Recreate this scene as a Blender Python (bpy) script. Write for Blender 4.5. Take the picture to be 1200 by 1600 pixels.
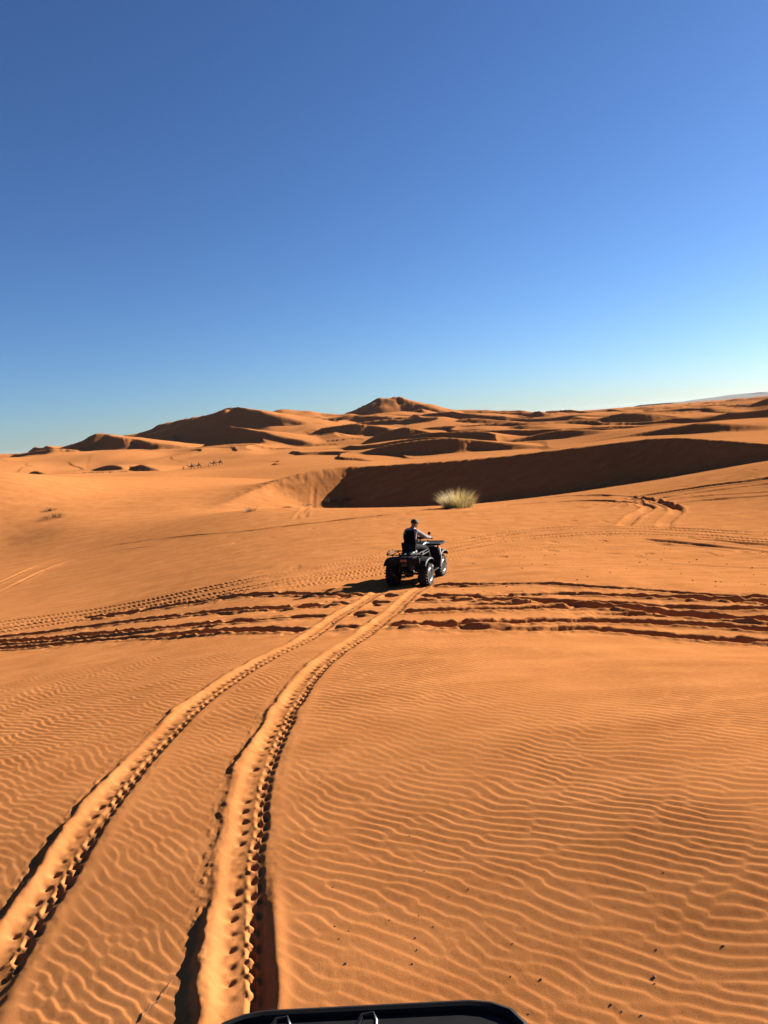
import bpy, bmesh, math, random
import numpy as np
from mathutils import Vector, Matrix, Euler

for o in list(bpy.data.objects):
    bpy.data.objects.remove(o)
scene = bpy.context.scene
COL = scene.collection

# ------------------------------------------------------------------ camera
CAM_Z = 2.2
FPX, CX, CY = 1110.0, 600.0, 800.0
PITCH, ROLL = math.radians(6.9), math.radians(-4.6)
cam_d = bpy.data.cameras.new('camera')
cam = bpy.data.objects.new('camera', cam_d)
COL.objects.link(cam)
cam_d.sensor_fit = 'VERTICAL'
cam_d.sensor_height = 36.0
cam_d.lens = FPX * 36.0 / 1600.0
cam_d.clip_start = 0.05
cam_d.clip_end = 60000.0
CROT = Matrix.Rotation(math.radians(90) - PITCH, 3, 'X') @ Matrix.Rotation(ROLL, 3, 'Z')
cam.matrix_world = Matrix.Translation((0, 0, CAM_Z)) @ CROT.to_4x4()
scene.camera = cam

# ------------------------------------------------------------------ sky, sun, exposure
SUN_EL, SUN_AZ = math.radians(22.0), math.radians(59.0)      # azimuth measured from the view axis (+Y) towards +X
world = bpy.data.worlds.new('World')
scene.world = world
world.use_nodes = True
wn = world.node_tree.nodes
wn.clear()
sky = wn.new('ShaderNodeTexSky')
sky.sky_type = 'NISHITA'
sky.sun_disc = False
sky.sun_elevation = SUN_EL
sky.sun_rotation = SUN_AZ
sky.altitude = 800.0
sky.air_density = 1.0
sky.dust_density = 0.3
sky.ozone_density = 4.0
bg = wn.new('ShaderNodeBackground')
bg.inputs['Strength'].default_value = 0.05
wo = wn.new('ShaderNodeOutputWorld')
gam = wn.new('ShaderNodeGamma'); gam.inputs['Gamma'].default_value = 1.1           # one white balance and tone curve for the whole sky
tint = wn.new('ShaderNodeMix'); tint.data_type = 'RGBA'; tint.blend_type = 'MULTIPLY'; tint.inputs['Factor'].default_value = 1.0
tint.inputs['B'].default_value = (0.275, 0.324, 0.402, 1)
world.node_tree.links.new(sky.outputs[0], gam.inputs[0])
world.node_tree.links.new(gam.outputs[0], tint.inputs['A'])
world.node_tree.links.new(tint.outputs['Result'], bg.inputs[0])
world.node_tree.links.new(bg.outputs[0], wo.inputs[0])

sun_d = bpy.data.lights.new('sun', 'SUN')
sun_d.energy = 5.0
sun_d.angle = math.radians(0.5)
sun_d.color = (1.0, 0.93, 0.82)
sun = bpy.data.objects.new('sun', sun_d)
COL.objects.link(sun)
SUNV = Vector((math.sin(SUN_AZ) * math.cos(SUN_EL), math.cos(SUN_AZ) * math.cos(SUN_EL), math.sin(SUN_EL)))
sun.rotation_euler = SUNV.to_track_quat('Z', 'Y').to_euler()
sun.location = (60, 40, 60)

vs = scene.view_settings
vs.view_transform = 'Standard'
vs.look = 'None'
vs.exposure = 2.38
vs.gamma = 1.0
vs.use_curve_mapping = False
scene.cycles.diffuse_bounces = 1
scene.cycles.max_bounces = 6

# ------------------------------------------------------------------ helpers
RC = np.array(CROT)

def ray(px, py):
    v = np.stack([(np.asarray(px, float) - CX) / FPX, -(np.asarray(py, float) - CY) / FPX, -np.ones_like(np.asarray(px, float))], -1)
    w = v @ RC.T
    return w / w[..., 1:2]

def at(px, py, d):
    """world point at forward distance d that lies along a measured direction"""
    w = ray(px, py)
    return np.array([0, 0, CAM_Z]) + w * np.asarray(d, float)[..., None]

def sstep(a, b, x):
    t = np.clip((x - a) / (b - a), 0, 1)
    return t * t * (3 - 2 * t)

_tab = np.random.RandomState(7).rand(512, 512)

def vnoise(x, y, seed=0):
    x = np.asarray(x, float) + seed * 37.13
    y = np.asarray(y, float) + seed * 91.71
    xi = np.floor(x).astype(np.int64); yi = np.floor(y).astype(np.int64)
    fx = x - xi; fy = y - yi
    fx = fx * fx * fx * (fx * (fx * 6 - 15) + 10); fy = fy * fy * fy * (fy * (fy * 6 - 15) + 10)
    x0 = xi & 511; x1 = (xi + 1) & 511; y0 = yi & 511; y1 = (yi + 1) & 511
    a = _tab[x0, y0]; b = _tab[x1, y0]; c = _tab[x0, y1]; d = _tab[x1, y1]
    return ((a * (1 - fx) + b * fx) * (1 - fy) + (c * (1 - fx) + d * fx) * fy) * 2 - 1

def fbm(x, y, seed=0, octv=3, gain=0.5):
    s = 0; a = 1.0; n = 0
    for k in range(octv):
        s = s + a * vnoise(x * 2 ** k + 5.3 * k, y * 2 ** k - 3.1 * k, seed + k); n += a; a *= gain
    return s / n

def polyd(x, y, P, extra=None):
    """signed distance (positive on the right of travel), arc length and interpolated extra along a polyline"""
    best = np.full(x.shape, 1e18); sd = np.zeros(x.shape); ss = np.zeros(x.shape); ex = np.zeros(x.shape)
    acc = 0.0
    for i in range(len(P) - 1):
        ax, ay = P[i][0], P[i][1]; bx, by = P[i + 1][0], P[i + 1][1]
        dx, dy = bx - ax, by - ay; L = math.hypot(dx, dy)
        if L < 1e-9: continue
        t = np.clip(((x - ax) * dx + (y - ay) * dy) / (L * L), 0, 1)
        qx = x - (ax + t * dx); qy = y - (ay + t * dy)
        d2 = qx * qx + qy * qy
        m = d2 < best
        best = np.where(m, d2, best)
        sgn = np.where(dy * (x - ax) - dx * (y - ay) >= 0, 1.0, -1.0)
        sd = np.where(m, np.sqrt(d2) * sgn, sd)
        ss = np.where(m, acc + t * L, ss)
        if extra is not None:
            ex = np.where(m, extra[i] + t * (extra[i + 1] - extra[i]), ex)
        acc += L
    return sd, ss, ex

def smooth_poly(P, n=6):
    """Catmull-Rom through the points"""
    P = np.asarray(P, float)
    Q = np.vstack([2 * P[0] - P[1], P, 2 * P[-1] - P[-2]])
    out = []
    for i in range(1, len(Q) - 2):
        for k in range(n):
            t = k / n
            out.append(0.5 * ((2 * Q[i]) + (-Q[i - 1] + Q[i + 1]) * t + (2 * Q[i - 1] - 5 * Q[i] + 4 * Q[i + 1] - Q[i + 2]) * t * t
                              + (-Q[i - 1] + 3 * Q[i] - 3 * Q[i + 1] + Q[i + 2]) * t ** 3))
    out.append(P[-1])
    return np.array(out)

def smax(a, b, k):
    h = np.clip(0.5 + 0.5 * (a - b) / k, 0, 1)
    return b * (1 - h) + a * h + k * h * (1 - h)

# ------------------------------------------------------------------ the lie of the land
CTRL = [  # measured direction, forward distance
    (-60, 1590, 3.75), (345, 1580, 3.4), (700, 1580, 3.2), (1260, 1590, 2.8),
    (100, 1300, 5.4), (600, 1300, 4.85), (1180, 1300, 4.05),
    (0, 1120, 9.3), (300, 1110, 7.9), (600, 1100, 7.3), (1200, 1100, 6.4),
    (0, 1012, 17.6), (150, 1003, 14.8), (300, 1000, 12.6), (600, 995, 10.9), (900, 995, 10.8), (1200, 1010, 10.3),
    (0, 985, 20.5), (300, 955, 17.6), (600, 940, 14.9), (900, 930, 14.8), (1200, 930, 14.2),
    (640, 914, 18.0), (400, 925, 18.5), (150, 955, 21.5),
    (0, 935, 29.5), (200, 900, 29), (400, 880, 25), (800, 890, 19), (1000, 890, 19), (1200, 893, 18.5),
    (0, 897, 39.0), (100, 872, 42), (250, 846, 41), (420, 828, 37), (600, 835, 29), (800, 832, 28.5), (1000, 826, 28), (1200, 832, 26.5),
    (715, 795, 40), (560, 802, 42), (900, 785, 41), (1050, 773, 39.5), (1200, 770, 36.5), (1200, 742, 41),
    (0, 850, 50), (0, 800, 55.5), (0, 742, 64), (100, 826, 51.5), (100, 765, 63.5), (200, 800, 57), (200, 770, 67), (300, 805, 53),
    (300, 775, 64), (60, 744, 78), (130, 745, 92), (200, 748, 105), (300, 749, 120),
    (400, 795, 50), (460, 803, 60), (560, 798, 63), (700, 791, 59), (900, 769, 54.5), (1000, 754, 51.5), (1100, 739, 48.5), (1200, 724, 45),
]
_c = np.array(CTRL)
CP = at(_c[:, 0], _c[:, 1], _c[:, 2])
EXTRA = np.array([(-9, -8, -1.4), (9, -8, 0.2), (0, -25, 0.0), (0, 0, -0.42), (5, 0.5, 0.1), (-5, 0.5, -0.95), (30, 10, 0.2), (-25, 8, -1.2), (-40, 25, -4.0), (-60, 60, 0.5),
                  (-60, 100, -3.0), (60, 60, -2.2), (60, 110, -4.8), (0, 110, -6.2), (-25, 130, -7.0), (30, 130, -6.6), (-75, 130, -8.0), (90, 120, -6)])
CP = np.vstack([CP, EXTRA])

def _tps_k(r2):
    return np.where(r2 > 1e-12, 0.5 * r2 * np.log(r2 + 1e-12), 0)

_S = 30.0
def _fit(P):
    X = P[:, :2] / _S; n = len(P)
    d2 = ((X[:, None] - X[None]) ** 2).sum(-1)
    A = np.zeros((n + 3, n + 3)); A[:n, :n] = _tps_k(d2) + np.eye(n) * 2e-4
    A[:n, n] = 1; A[:n, n + 1:n + 3] = X; A[n, :n] = 1; A[n + 1:n + 3, :n] = X.T
    b = np.zeros(n + 3); b[:n] = P[:, 2]
    return np.linalg.solve(A, b)
_W = _fit(CP)

def tps(x, y):
    X = np.stack([np.ravel(x), np.ravel(y)], -1) / _S
    out = np.full(len(X), _W[-3]) + X @ _W[-2:]
    for i in range(len(CP)):
        q = CP[i, :2] / _S
        out = out + _W[i] * _tps_k((X[:, 0] - q[0]) ** 2 + (X[:, 1] - q[1]) ** 2)
    return out.reshape(np.shape(x))

FARC = [
    (0, 746, 150), (200, 745, 150), (350, 742, 150), (500, 728, 150), (700, 722, 150), (900, 710, 150), (1100, 694, 150), (1200, 688, 150), (1400, 675, 150), (-200, 760, 150),
    (330, 728, 305), (290, 734, 300), (250, 737, 285), (190, 741, 260), (90, 744, 210), (0, 747, 190), (400, 728, 260),
    (300, 729, 345), (200, 722, 380), (100, 718, 420), (60, 716, 480), (130, 711, 540), (250, 708, 520), (180, 712, 450), (0, 722, 430), (-150, 735, 430),
    (330, 703, 440), (430, 711, 410), (345, 714, 390), (500, 701, 430), (500, 713, 320), (560, 713, 262), (640, 717, 248), (760, 708, 245), (860, 702, 240), (1000, 688, 205), (1100, 680, 205), (1200, 676, 205),
    (450, 668, 620), (490, 684, 510), (520, 692, 460), (480, 655, 850), (300, 704, 570), (200, 708, 560), (250, 712, 480), (100, 712, 520), (360, 690, 560), (0, 712, 700), (-150, 724, 700),
    (560, 652, 850), (620, 647, 840), (600, 664, 640), (690, 652, 780), (740, 647, 950), (600, 690, 420), (680, 674, 470), (740, 670, 470), (720, 683, 330), (780, 698, 258),
    (800, 676, 385), (860, 678, 300), (840, 660, 580), (900, 673, 375), (950, 676, 310), (960, 652, 680), (1050, 673, 245), (1100, 657, 380), (1180, 655, 400), (1180, 658, 300),
    (1050, 647, 780), (1150, 640, 760), (1150, 632, 1350), (1000, 642, 1000), (900, 648, 900), (800, 650, 850), (1280, 640, 500), (1300, 620, 1200),
]
_f = np.array(FARC, float)
FP = np.vstack([at(_f[:, 0], _f[:, 1], _f[:, 2]), np.array([(0, 90, -6.5), (60, 90, -6), (-60, 90, -6), (120, 60, -6), (-120, 60, -6), (-500, 1000, -4), (-900, 1800, -6), (0, 1900, -8), (900, 1900, -10), (1500, 1500, -10), (-1500, 900, -8), (0, 3000, -10), (1500, 3000, -10), (-1500, 3000, -10),
                 (-600, 0, -8), (600, 0, -8), (0, -600, -6), (0, -100, 0), (150, 0, -2), (-150, 0, -4), (2500, 500, -10), (-2500, 0, -10), (2500, -1500, -10), (0, -2500, -10)], float)])
_FR = np.hypot(FP[:, 0], FP[:, 1])

def far_base(x, y):
    r = np.hypot(x, y)
    xs = np.ravel(x); ys = np.ravel(y)
    num = np.zeros(xs.shape); den = np.zeros(xs.shape)
    for i in range(len(FP)):
        d2 = ((xs - FP[i, 0]) ** 2 + (ys - FP[i, 1]) ** 2) / (0.17 * _FR[i] + 10) ** 2
        w = 1.0 / (d2 + .08) ** 2
        num += w * FP[i, 2]; den += w
    b = (num / den).reshape(np.shape(x))
    b = b + 1.3 * fbm(x / 60.0, y / 60.0, 3, 3) * sstep(160, 320, r)
    return b * sstep(9000, 3000, r) - 14.0 * (1 - sstep(9000, 3000, r))

# dune crests: (direction, distance) triples; the steep lee face lies on the side away from the sun
CRESTS = [   # sight directions along the crest, distance of its middle, how much nearer it comes towards the right, lee slope, windward slope
    # big left dune and its spurs
    ([(300, 655), (335, 645), (352, 638), (371, 636), (392, 639), (413, 650), (434, 661)], 690, 1.3, .6, .24),
    ([(358, 666), (400, 672), (404, 684), (393, 692), (415, 698), (434, 708)], 500, 1.5, .6, .2),
    ([(190, 683), (209, 685), (250, 673), (293, 660), (325, 648), (350, 640)], 720, .5, .62, .2),
    ([(70, 706), (92, 700), (120, 692), (149, 677), (168, 681), (192, 682), (205, 690)], 600, .7, .62, .2),
    ([(-120, 730), (-60, 722), (0, 714), (50, 705), (90, 700)], 620, .6, .5, .2),
    ([(178, 683), (205, 677), (223, 674), (237, 670), (254, 662), (279, 656), (305, 650.5), (340, 646)], 830, .35, .58, .22),
    ([(430, 641), (450, 639), (500, 649), (540, 646)], 900, .2, .3, .2),
    # central peak
    ([(545, 643), (577, 629), (593, 621), (607, 623)], 960, .8, .5, .3),
    ([(607, 623), (621, 619), (640, 626), (655, 637), (661, 653)], 930, 1.3, .62, .34),
    ([(655, 638), (668, 645), (676, 655)], 830, 1.5, .55, .3),
    ([(560, 660), (590, 656), (620, 655), (650, 663), (666, 668)], 640, .6, .6, .15), ([(660, 668), (672, 663), (690, 666)], 600, .6, .6, .15),
    ([(505, 668), (540, 663), (560, 662), (568, 672), (578, 684)], 520, .9, .6, .2),
    ([(578, 684), (610, 672), (640, 667), (653, 678), (668, 691)], 400, 1.4, .58, .25),
    ([(548, 712), (575, 704), (604, 696), (650, 688), (698, 684), (723, 687), (742, 698), (760, 708)], 265, .75, .6, .15),
    ([(700, 664), (716, 655), (747, 654), (775, 660), (800, 666)], 540, .7, .6, .15),
    ([(780, 678), (794, 667), (824, 664), (856, 667), (892, 670)], 410, .65, .6, .15),
    ([(798, 682), (835, 675), (870, 673), (900, 675)], 330, .5, .5, .14),
    ([(755, 699), (800, 687), (835, 681), (870, 672), (910, 671), (965, 677), (1000, 684)], 265, .6, .62, .13),
    ([(870, 666), (920, 660), (960, 652), (1000, 646)], 500, .6, .6, .14),
    ([(785, 660), (830, 652), (870, 651), (900, 654)], 720, .5, .6, .14),
    ([(720, 660), (760, 656), (800, 660)], 760, .5, .6, .14),
    ([(935, 660), (962, 646), (1005, 645), (1025, 651), (1048, 659)], 420, .7, .6, .2),
    ([(1020, 666), (1050, 660), (1100, 650), (1150, 646), (1205, 636), (1260, 632)], 420, .55, .6, .13),
    ([(975, 687), (1000, 679), (1040, 669), (1087, 661), (1125, 661), (1170, 667), (1230, 674)], 215, .6, .6, .12),
    ([(955, 669), (1000, 664), (1032, 661), (1070, 662)], 330, .6, .58, .13),
    ([(700, 641), (730, 640), (765, 641), (800, 643), (840, 643)], 1100, .4, .5, .15),
    ([(880, 647), (930, 641), (965, 637), (1010, 635), (1060, 637)], 1000, .5, .55, .12),
    ([(1030, 642), (1090, 637), (1150, 632), (1220, 625)], 820, .5, .55, .12),
    ([(1080, 634), (1110, 630), (1157, 622), (1215, 617)], 1350, .4, .55, .12),
    ([(1090, 644), (1140, 640), (1200, 633), (1260, 629)], 560, .5, .6, .12),
    ([(860, 656), (910, 652), (950, 650)], 640, .5, .6, .12),
    ([(1120, 656), (1170, 650), (1230, 645)], 330, .5, .6, .12),
]

LOW = [[(50, 350), (68, 341), (86, 330)], [(150, 338), (176, 326), (202, 312)], [(208, 322), (232, 312), (258, 299)]]      # small slip faces: direction, distance

def crest_line(pts, d0, k):
    p = np.array(pts, float)
    t = (p[:, 0] - 600) / 1110.0; t0 = t.mean()
    return smooth_poly(at(p[:, 0], p[:, 1], d0 * (1 + k * t0) / (1 + k * t)), 3)
LEE = np.array([-math.sin(SUN_AZ), -math.cos(SUN_AZ)])

D1 = [(318, 770, 58), (345, 762, 60), (380, 750, 63), (420, 741, 67), (460, 735, 69.2), (500, 731.5, 70.6), (540, 729.5, 71.2), (575, 728.5, 70.4), (610, 726.5, 68.6), (700, 720, 65.5), (800, 711, 63), (900, 699, 61),
      (1000, 687, 59), (1050, 684, 57), (1100, 686, 54.5), (1200, 694, 50.5), (1300, 706, 46.5), (1400, 730, 42)]
_d1 = np.array(D1, float)
D1P = smooth_poly(at(_d1[:, 0], _d1[:, 1], _d1[:, 2]), 4)
D1P[:24, 2] -= 2.6 * np.linspace(1, 0, 24) ** 1.5

def roof(x, y, P, lee, wind, jag=0.0, lee_right=None):
    sd = np.full(x.shape, -1e9)
    out = np.full(x.shape, -1e9)
    for i in range(len(P) - 1):
        a, b = P[i], P[i + 1]
        dx, dy = b[0] - a[0], b[1] - a[1]; L = math.hypot(dx, dy)
        if L < 1e-6: continue
        rx, ry = dy / L, -dx / L                                   # right-hand normal
        right_is_lee = (rx * LEE[0] + ry * LEE[1] > 0) if lee_right is None else lee_right
        t = np.clip(((x - a[0]) * dx + (y - a[1]) * dy) / (L * L), 0, 1)
        qx = x - (a[0] + t * dx); qy = y - (a[1] + t * dy)
        d = np.sqrt(qx * qx + qy * qy)
        side = (qx * rx + qy * ry) / np.maximum(d, 1e-6)
        if not right_is_lee: side = -side
        w = sstep(-0.22, 0.16, side) if lee_right is None else (side > 0) * 1.0
        sl = wind + (lee - wind) * w
        zc = a[2] + t * (b[2] - a[2])
        out = np.maximum(out, zc - sl * d)
    return out

def base_height(x, y):
    """terrain without the small marks"""
    x = np.asarray(x, float); y = np.asarray(y, float)
    r = np.hypot(x, y)
    near = np.zeros(x.shape); far = np.zeros(x.shape)
    mn = r < 170
    if mn.any():
        near[mn] = tps(x[mn], y[mn])
    mf = r > 90
    if mf.any():
        xf, yf = x[mf], y[mf]
        fb = far_base(xf, yf)
        rf = r[mf]
        # nameless dunes of the sand sea
        tq = xf / np.maximum(np.abs(yf), 1)
        tq = xf / np.maximum(np.abs(yf), 1)
        amp = sstep(190, 380, rf) * np.maximum(sstep(.10, .24, tq), np.maximum(sstep(900, 1300, rf) * .8, .6 * sstep(330, 480, rf)))
        u = -(xf * LEE[0] + yf * LEE[1]); v = xf * LEE[1] - yf * LEE[0]
        amp_l = 1 - .88 * np.exp(-((xf + 66) / 90.0) ** 2 - ((yf - 540) / 190.0) ** 2)      # the open sunlit flank between the two peaks
        amp = amp * amp_l
        lam = 88.0
        ph = u / lam + 1.7 * fbm(xf / 300.0, yf / 300.0, 11, 2) + 0.45 * fbm(u / 90.0, v / 90.0, 14, 2)
        f = ph - np.floor(ph)
        hgt = amp * 10.0 * np.clip(0.55 + 0.95 * vnoise(u / 130.0, v / 150.0, 17), .03, 1.35)
        fr = np.maximum(hgt / .60 / lam, .02)
        tt = (f - fr) / (1 - fr)
        saw = np.where(f < fr, f / fr, (1 - tt) ** 1.5)
        fb = fb + hgt * (saw - 0.40)
        amp_c = 1 - np.exp(-(((xf + 78) / 75.0) ** 2 + ((yf - 290) / 75.0) ** 2))
        ph2 = u / 31.0 + 1.2 * fbm(xf / 80.0, yf / 80.0, 211, 2) + 0.4 * fbm(u / 28.0, v / 28.0, 214, 2)
        f2 = ph2 - np.floor(ph2)
        h2 = amp_c * amp_l * sstep(200, 330, rf) * 3.0 * np.clip(0.25 + 1.1 * vnoise(u / 75.0, v / 60.0, 217), 0, 1.1) * (0.5 + .5 * sstep(-.30, -.12, tq))
        fr2 = np.maximum(h2 / .62 / 31.0, .02)
        fb = fb + h2 * np.where(f2 < fr2, f2 / fr2, ((1 - f2) / (1 - fr2)) ** 1.4) - .3 * h2
        fb = fb + 2.6 * sstep(280, 420, rf) * (0.4 + .6 * sstep(.22, .02, tq)) * (1 - np.abs(fbm(xf / 75.0, yf / 110.0, 61, 3)) * 2.4)
        wx = xf + rf * 0.006 * fbm(xf / (0.03 * 600), yf / 18.0, 21, 2) ; wy = yf + rf * 0.006 * fbm(xf / 18.0, yf / 18.0, 27, 2)
        for pts, d0, kk, lee, wind in CRESTS:
            P = crest_line(pts, d0, kk)
            c = P.mean(0); R = 260 + np.abs(P - c).max()
            m = (np.abs(xf - c[0]) < R) & (np.abs(yf - c[1]) < R)
            if not m.any(): continue
            h = roof(wx[m], wy[m], P, lee, wind)
            k = 0.35 + 0.0006 * rf[m]
            fb[m] = smax(fb[m], h, k)
        for q in LOW:
            q = smooth_poly(np.array(q, float), 4)
            X = (q[:, 0] - 600) / 1110.0 * q[:, 1]; Y = q[:, 1]
            P = np.stack([X, Y, -99 + 0 * X], -1)
            m = (np.abs(xf - X.mean()) < 60) & (np.abs(yf - Y.mean()) < 60)
            if not m.any(): continue
            H = 2.3 * np.sin(np.linspace(0, np.pi, len(X)))
            sd, ss, hh = polyd(wx[m], wy[m], P, H)
            right_lee = ((P[-1, 1] - P[0, 1]) * LEE[0] - (P[-1, 0] - P[0, 0]) * LEE[1]) > 0
            sl = np.where((sd > 0) == right_lee, .6, .11)
            fb[m] += np.maximum(hh - sl * np.abs(sd), 0)
        far[mf] = fb
    w = sstep(105, 160, r)
    z = near * (1 - w) + far * w
    m = (r > 28) & (r < 150)
    if m.any():
        xm, ym = x[m], y[m]
        sd, ss, zc = polyd(xm, ym, D1P, D1P[:, 2])
        lip = fbm(xm / 1.1, ym / 1.1, 33, 3)
        h = zc - np.where(sd > 0, .62, .13) * np.abs(sd)
        h = h + (0.04 * lip + .06 * fbm(xm / .45, ym / .45, 35, 2) * sstep(40, 26, ss)) * sstep(3.4, .6, np.abs(sd)) * sstep(2, 9, ss)
        z[m] = smax(z[m], h, 0.35 + 1.3 * sstep(26, 6, ss))
    return z

def hit(px, py, lo=1.0, hi=88.0):
    """where the sight line meets the land"""
    w = ray(float(px), float(py))
    d = lo * (hi / lo) ** np.linspace(0, 1, 500)
    zz = CAM_Z + w[2] * d
    g = base_height(w[0] * d, d)
    below = np.nonzero(zz < g)[0]
    i = below[0] if len(below) else len(d) - 1
    i = max(i, 1)
    a, b = zz[i - 1] - g[i - 1], zz[i] - g[i]
    t = a / (a - b) if a != b else 0
    dd = d[i - 1] + t * (d[i] - d[i - 1])
    x, y = w[0] * dd, dd
    return np.array([x, y, float(base_height(np.array([x]), np.array([y]))[0])])
# ------------------------------------------------------------------ polar ground grid
def radii():
    out = [1.4]
    while out[-1] < 11800:
        r = out[-1]
        if r < 2.75: dr = 0.05
        elif r < 5: dr = 0.010
        elif r < 10: dr = 0.0175
        elif r < 17: dr = 0.033
        elif r < 26: dr = 0.062
        elif r < 58: dr = r * 0.0027
        elif r < 75: dr = r * 0.0048
        elif r < 210: dr = r * 0.0095
        elif r < 1050: dr = r * 0.0062
        elif r < 2200: dr = r * 0.012
        else: dr = r * 0.06
        out.append(r + dr)
    return np.array(out)
RR = radii()
dense = np.linspace(-32, 32, 800)
step = dense[1] - dense[0]
side = [32 + 0.5]
while side[-1] < 176: side.append(side[-1] + min(0.5 * 1.35 ** len(side), 9))
side = np.array(side)
side = side[side < 178]
TH = np.radians(np.concatenate([-side[::-1], dense, side]))
NR, NT = len(RR), len(TH)
GX = np.sin(TH)[None, :] * RR[:, None]
GY = np.cos(TH)[None, :] * RR[:, None]
GZ = base_height(GX, GY)

# --- marks in the sand -------------------------------------------------
def trace(pts, n=5):
    return smooth_poly(np.array([hit(px, py) for px, py in pts]), n)

def near_mask(P, pad):
    return (GX > P[:, 0].min() - pad) & (GX < P[:, 0].max() + pad) & (GY > P[:, 1].min() - pad) & (GY < P[:, 1].max() + pad)

TRACK_L = trace([(-120, 1720), (-45, 1585), (3, 1505), (40, 1449), (66, 1407), (97, 1356), (141, 1288), (168, 1250), (198, 1214), (245, 1161), (292, 1115), (345, 1072), (420, 1026), (480, 997), (520, 968), (555, 947), (592, 926), (613, 915)])
TRACK_R = trace([(350, 1720), (366, 1590), (369, 1548), (371, 1494), (376, 1410), (380, 1348), (384, 1310), (395, 1240), (407, 1194), (428, 1148), (446, 1110), (470, 1073), (500, 1040), (533, 1014), (567, 992), (593, 972), (617, 953), (645, 927), (668, 911)])

RUTS = [
    ([(-60, 1018), (0, 1014), (50, 1011), (150, 1001), (250, 995), (320, 990), (380, 986), (480, 984), (560, 980), (680, 977), (790, 974), (880, 971), (950, 971), (1050, 974), (1150, 981), (1260, 988)], .13, .17),
    ([(-60, 1010), (0, 1004), (100, 998), (200, 989), (320, 976), (380, 971), (450, 966), (525, 961), (630, 957), (700, 955), (790, 952), (850, 950), (920, 949), (1050, 958), (1125, 966), (1260, 975)], .15, .17),
    ([(640, 980), (720, 982), (830, 984), (900, 983), (980, 987), (1050, 995), (1125, 1001), (1260, 1003)], .13, .17),
    ([(-60, 1000), (100, 985), (165, 976), (250, 966), (330, 957), (450, 949), (520, 944), (650, 940), (750, 938), (825, 938), (920, 941), (1050, 948), (1125, 951), (1260, 953)], .10, .16),
    ([(120, 966), (190, 959), (240, 951), (280, 945), (330, 937), (425, 929), (520, 931), (600, 930), (700, 931), (800, 930), (880, 928), (950, 930), (1000, 932), (1100, 936), (1260, 944)], .10, .17),
    ([(480, 926), (560, 921), (670, 916), (750, 914), (840, 912), (920, 917), (1000, 921), (1100, 930), (1260, 934)], .10, .17),
    ([(900, 962), (945, 961), (1050, 962), (1125, 968), (1260, 972)], .09, .13),
    ([(700, 945), (780, 944), (860, 942), (960, 951), (1060, 954)], .08, .14),
]
def carry_on(P, pts, L=14.0):
    # marks that leave the picture go on over the sand outside it
    P = np.asarray(P)[:, :2]
    if pts[0][0] < 0:
        d = P[0] - P[3]; P = np.vstack([P[0] + d / np.hypot(*d) * L, P])
    if pts[-1][0] > 1200:
        d = P[-1] - P[-4]; P = np.vstack([P, P[-1] + d / np.hypot(*d) * L])
    return P
RUTS = [(carry_on(trace(p, 4), p), d, w) for p, d, w in RUTS]

lane = np.zeros(GX.shape)        # where the two fresh tracks fill what they cross
tracks = []
for P in (TRACK_L, TRACK_R):
    m = near_mask(P, 1.2)
    sd, ss, _ = polyd(GX[m], GY[m], P)
    tracks.append((m, sd, ss))
    lane[m] = np.maximum(lane[m], sstep(.42, .20, np.abs(sd + 0.04)))

rough = np.zeros(GX.shape)
band = np.zeros(GX.shape)
dz = np.zeros(GX.shape)
for i, (P, depth, w) in enumerate(RUTS):
    m = near_mask(P, 1.3)
    x, y = GX[m], GY[m]
    sd, ss, _ = polyd(x, y, P)
    wob = 0.05 * fbm(ss / 1.4, sd / .9, 41 + i, 2) + 0.016 * fbm(x / .2, y / .2, 57 + i, 2)
    L = ss.max(); w = w * .9
    s = sd + wob
    live = (0.8 + 0.7 * vnoise(ss / 2.6, ss * 0 + 3.3 * i, 71 + i)).clip(0.3, 1.25) * sstep(0, 1.0, ss) * sstep(0, 1.0, L - ss)
    a = np.abs(s)
    cut = -depth * np.where(s < 0, 1 - sstep(w * .75, w * 1.1, a), 1 - sstep(w * 0.2, w * 1.3, a))
    lump = fbm(x / .14, y / .14, 81 + i, 2)
    rim = depth * 0.4 * np.exp(-((a - w * 1.5) / (w * .42)) ** 2) * (0.85 + 0.5 * lump)
    bot = 0.022 * lump * (1 - sstep(w * .7, w * 1.6, a)) 
    dz[m] += (cut + rim + bot) * live
    band[m] = np.maximum(band[m], np.exp(-(sd / 0.5) ** 2))
# clods and hoof marks between the ruts
m = band > 0.02
x, y = GX[m], GY[m]
cl = fbm(x / .22, y / .22, 91, 3)
dz[m] += band[m] * (0.026 * cl - 0.05 * sstep(.25, .6, vnoise(x / .33, y / .28, 95)) * sstep(-.2, .3, vnoise(x / 2.2, y / 1.3, 96)))
GZ += dz * (1 - 0.93 * lane)

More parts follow.
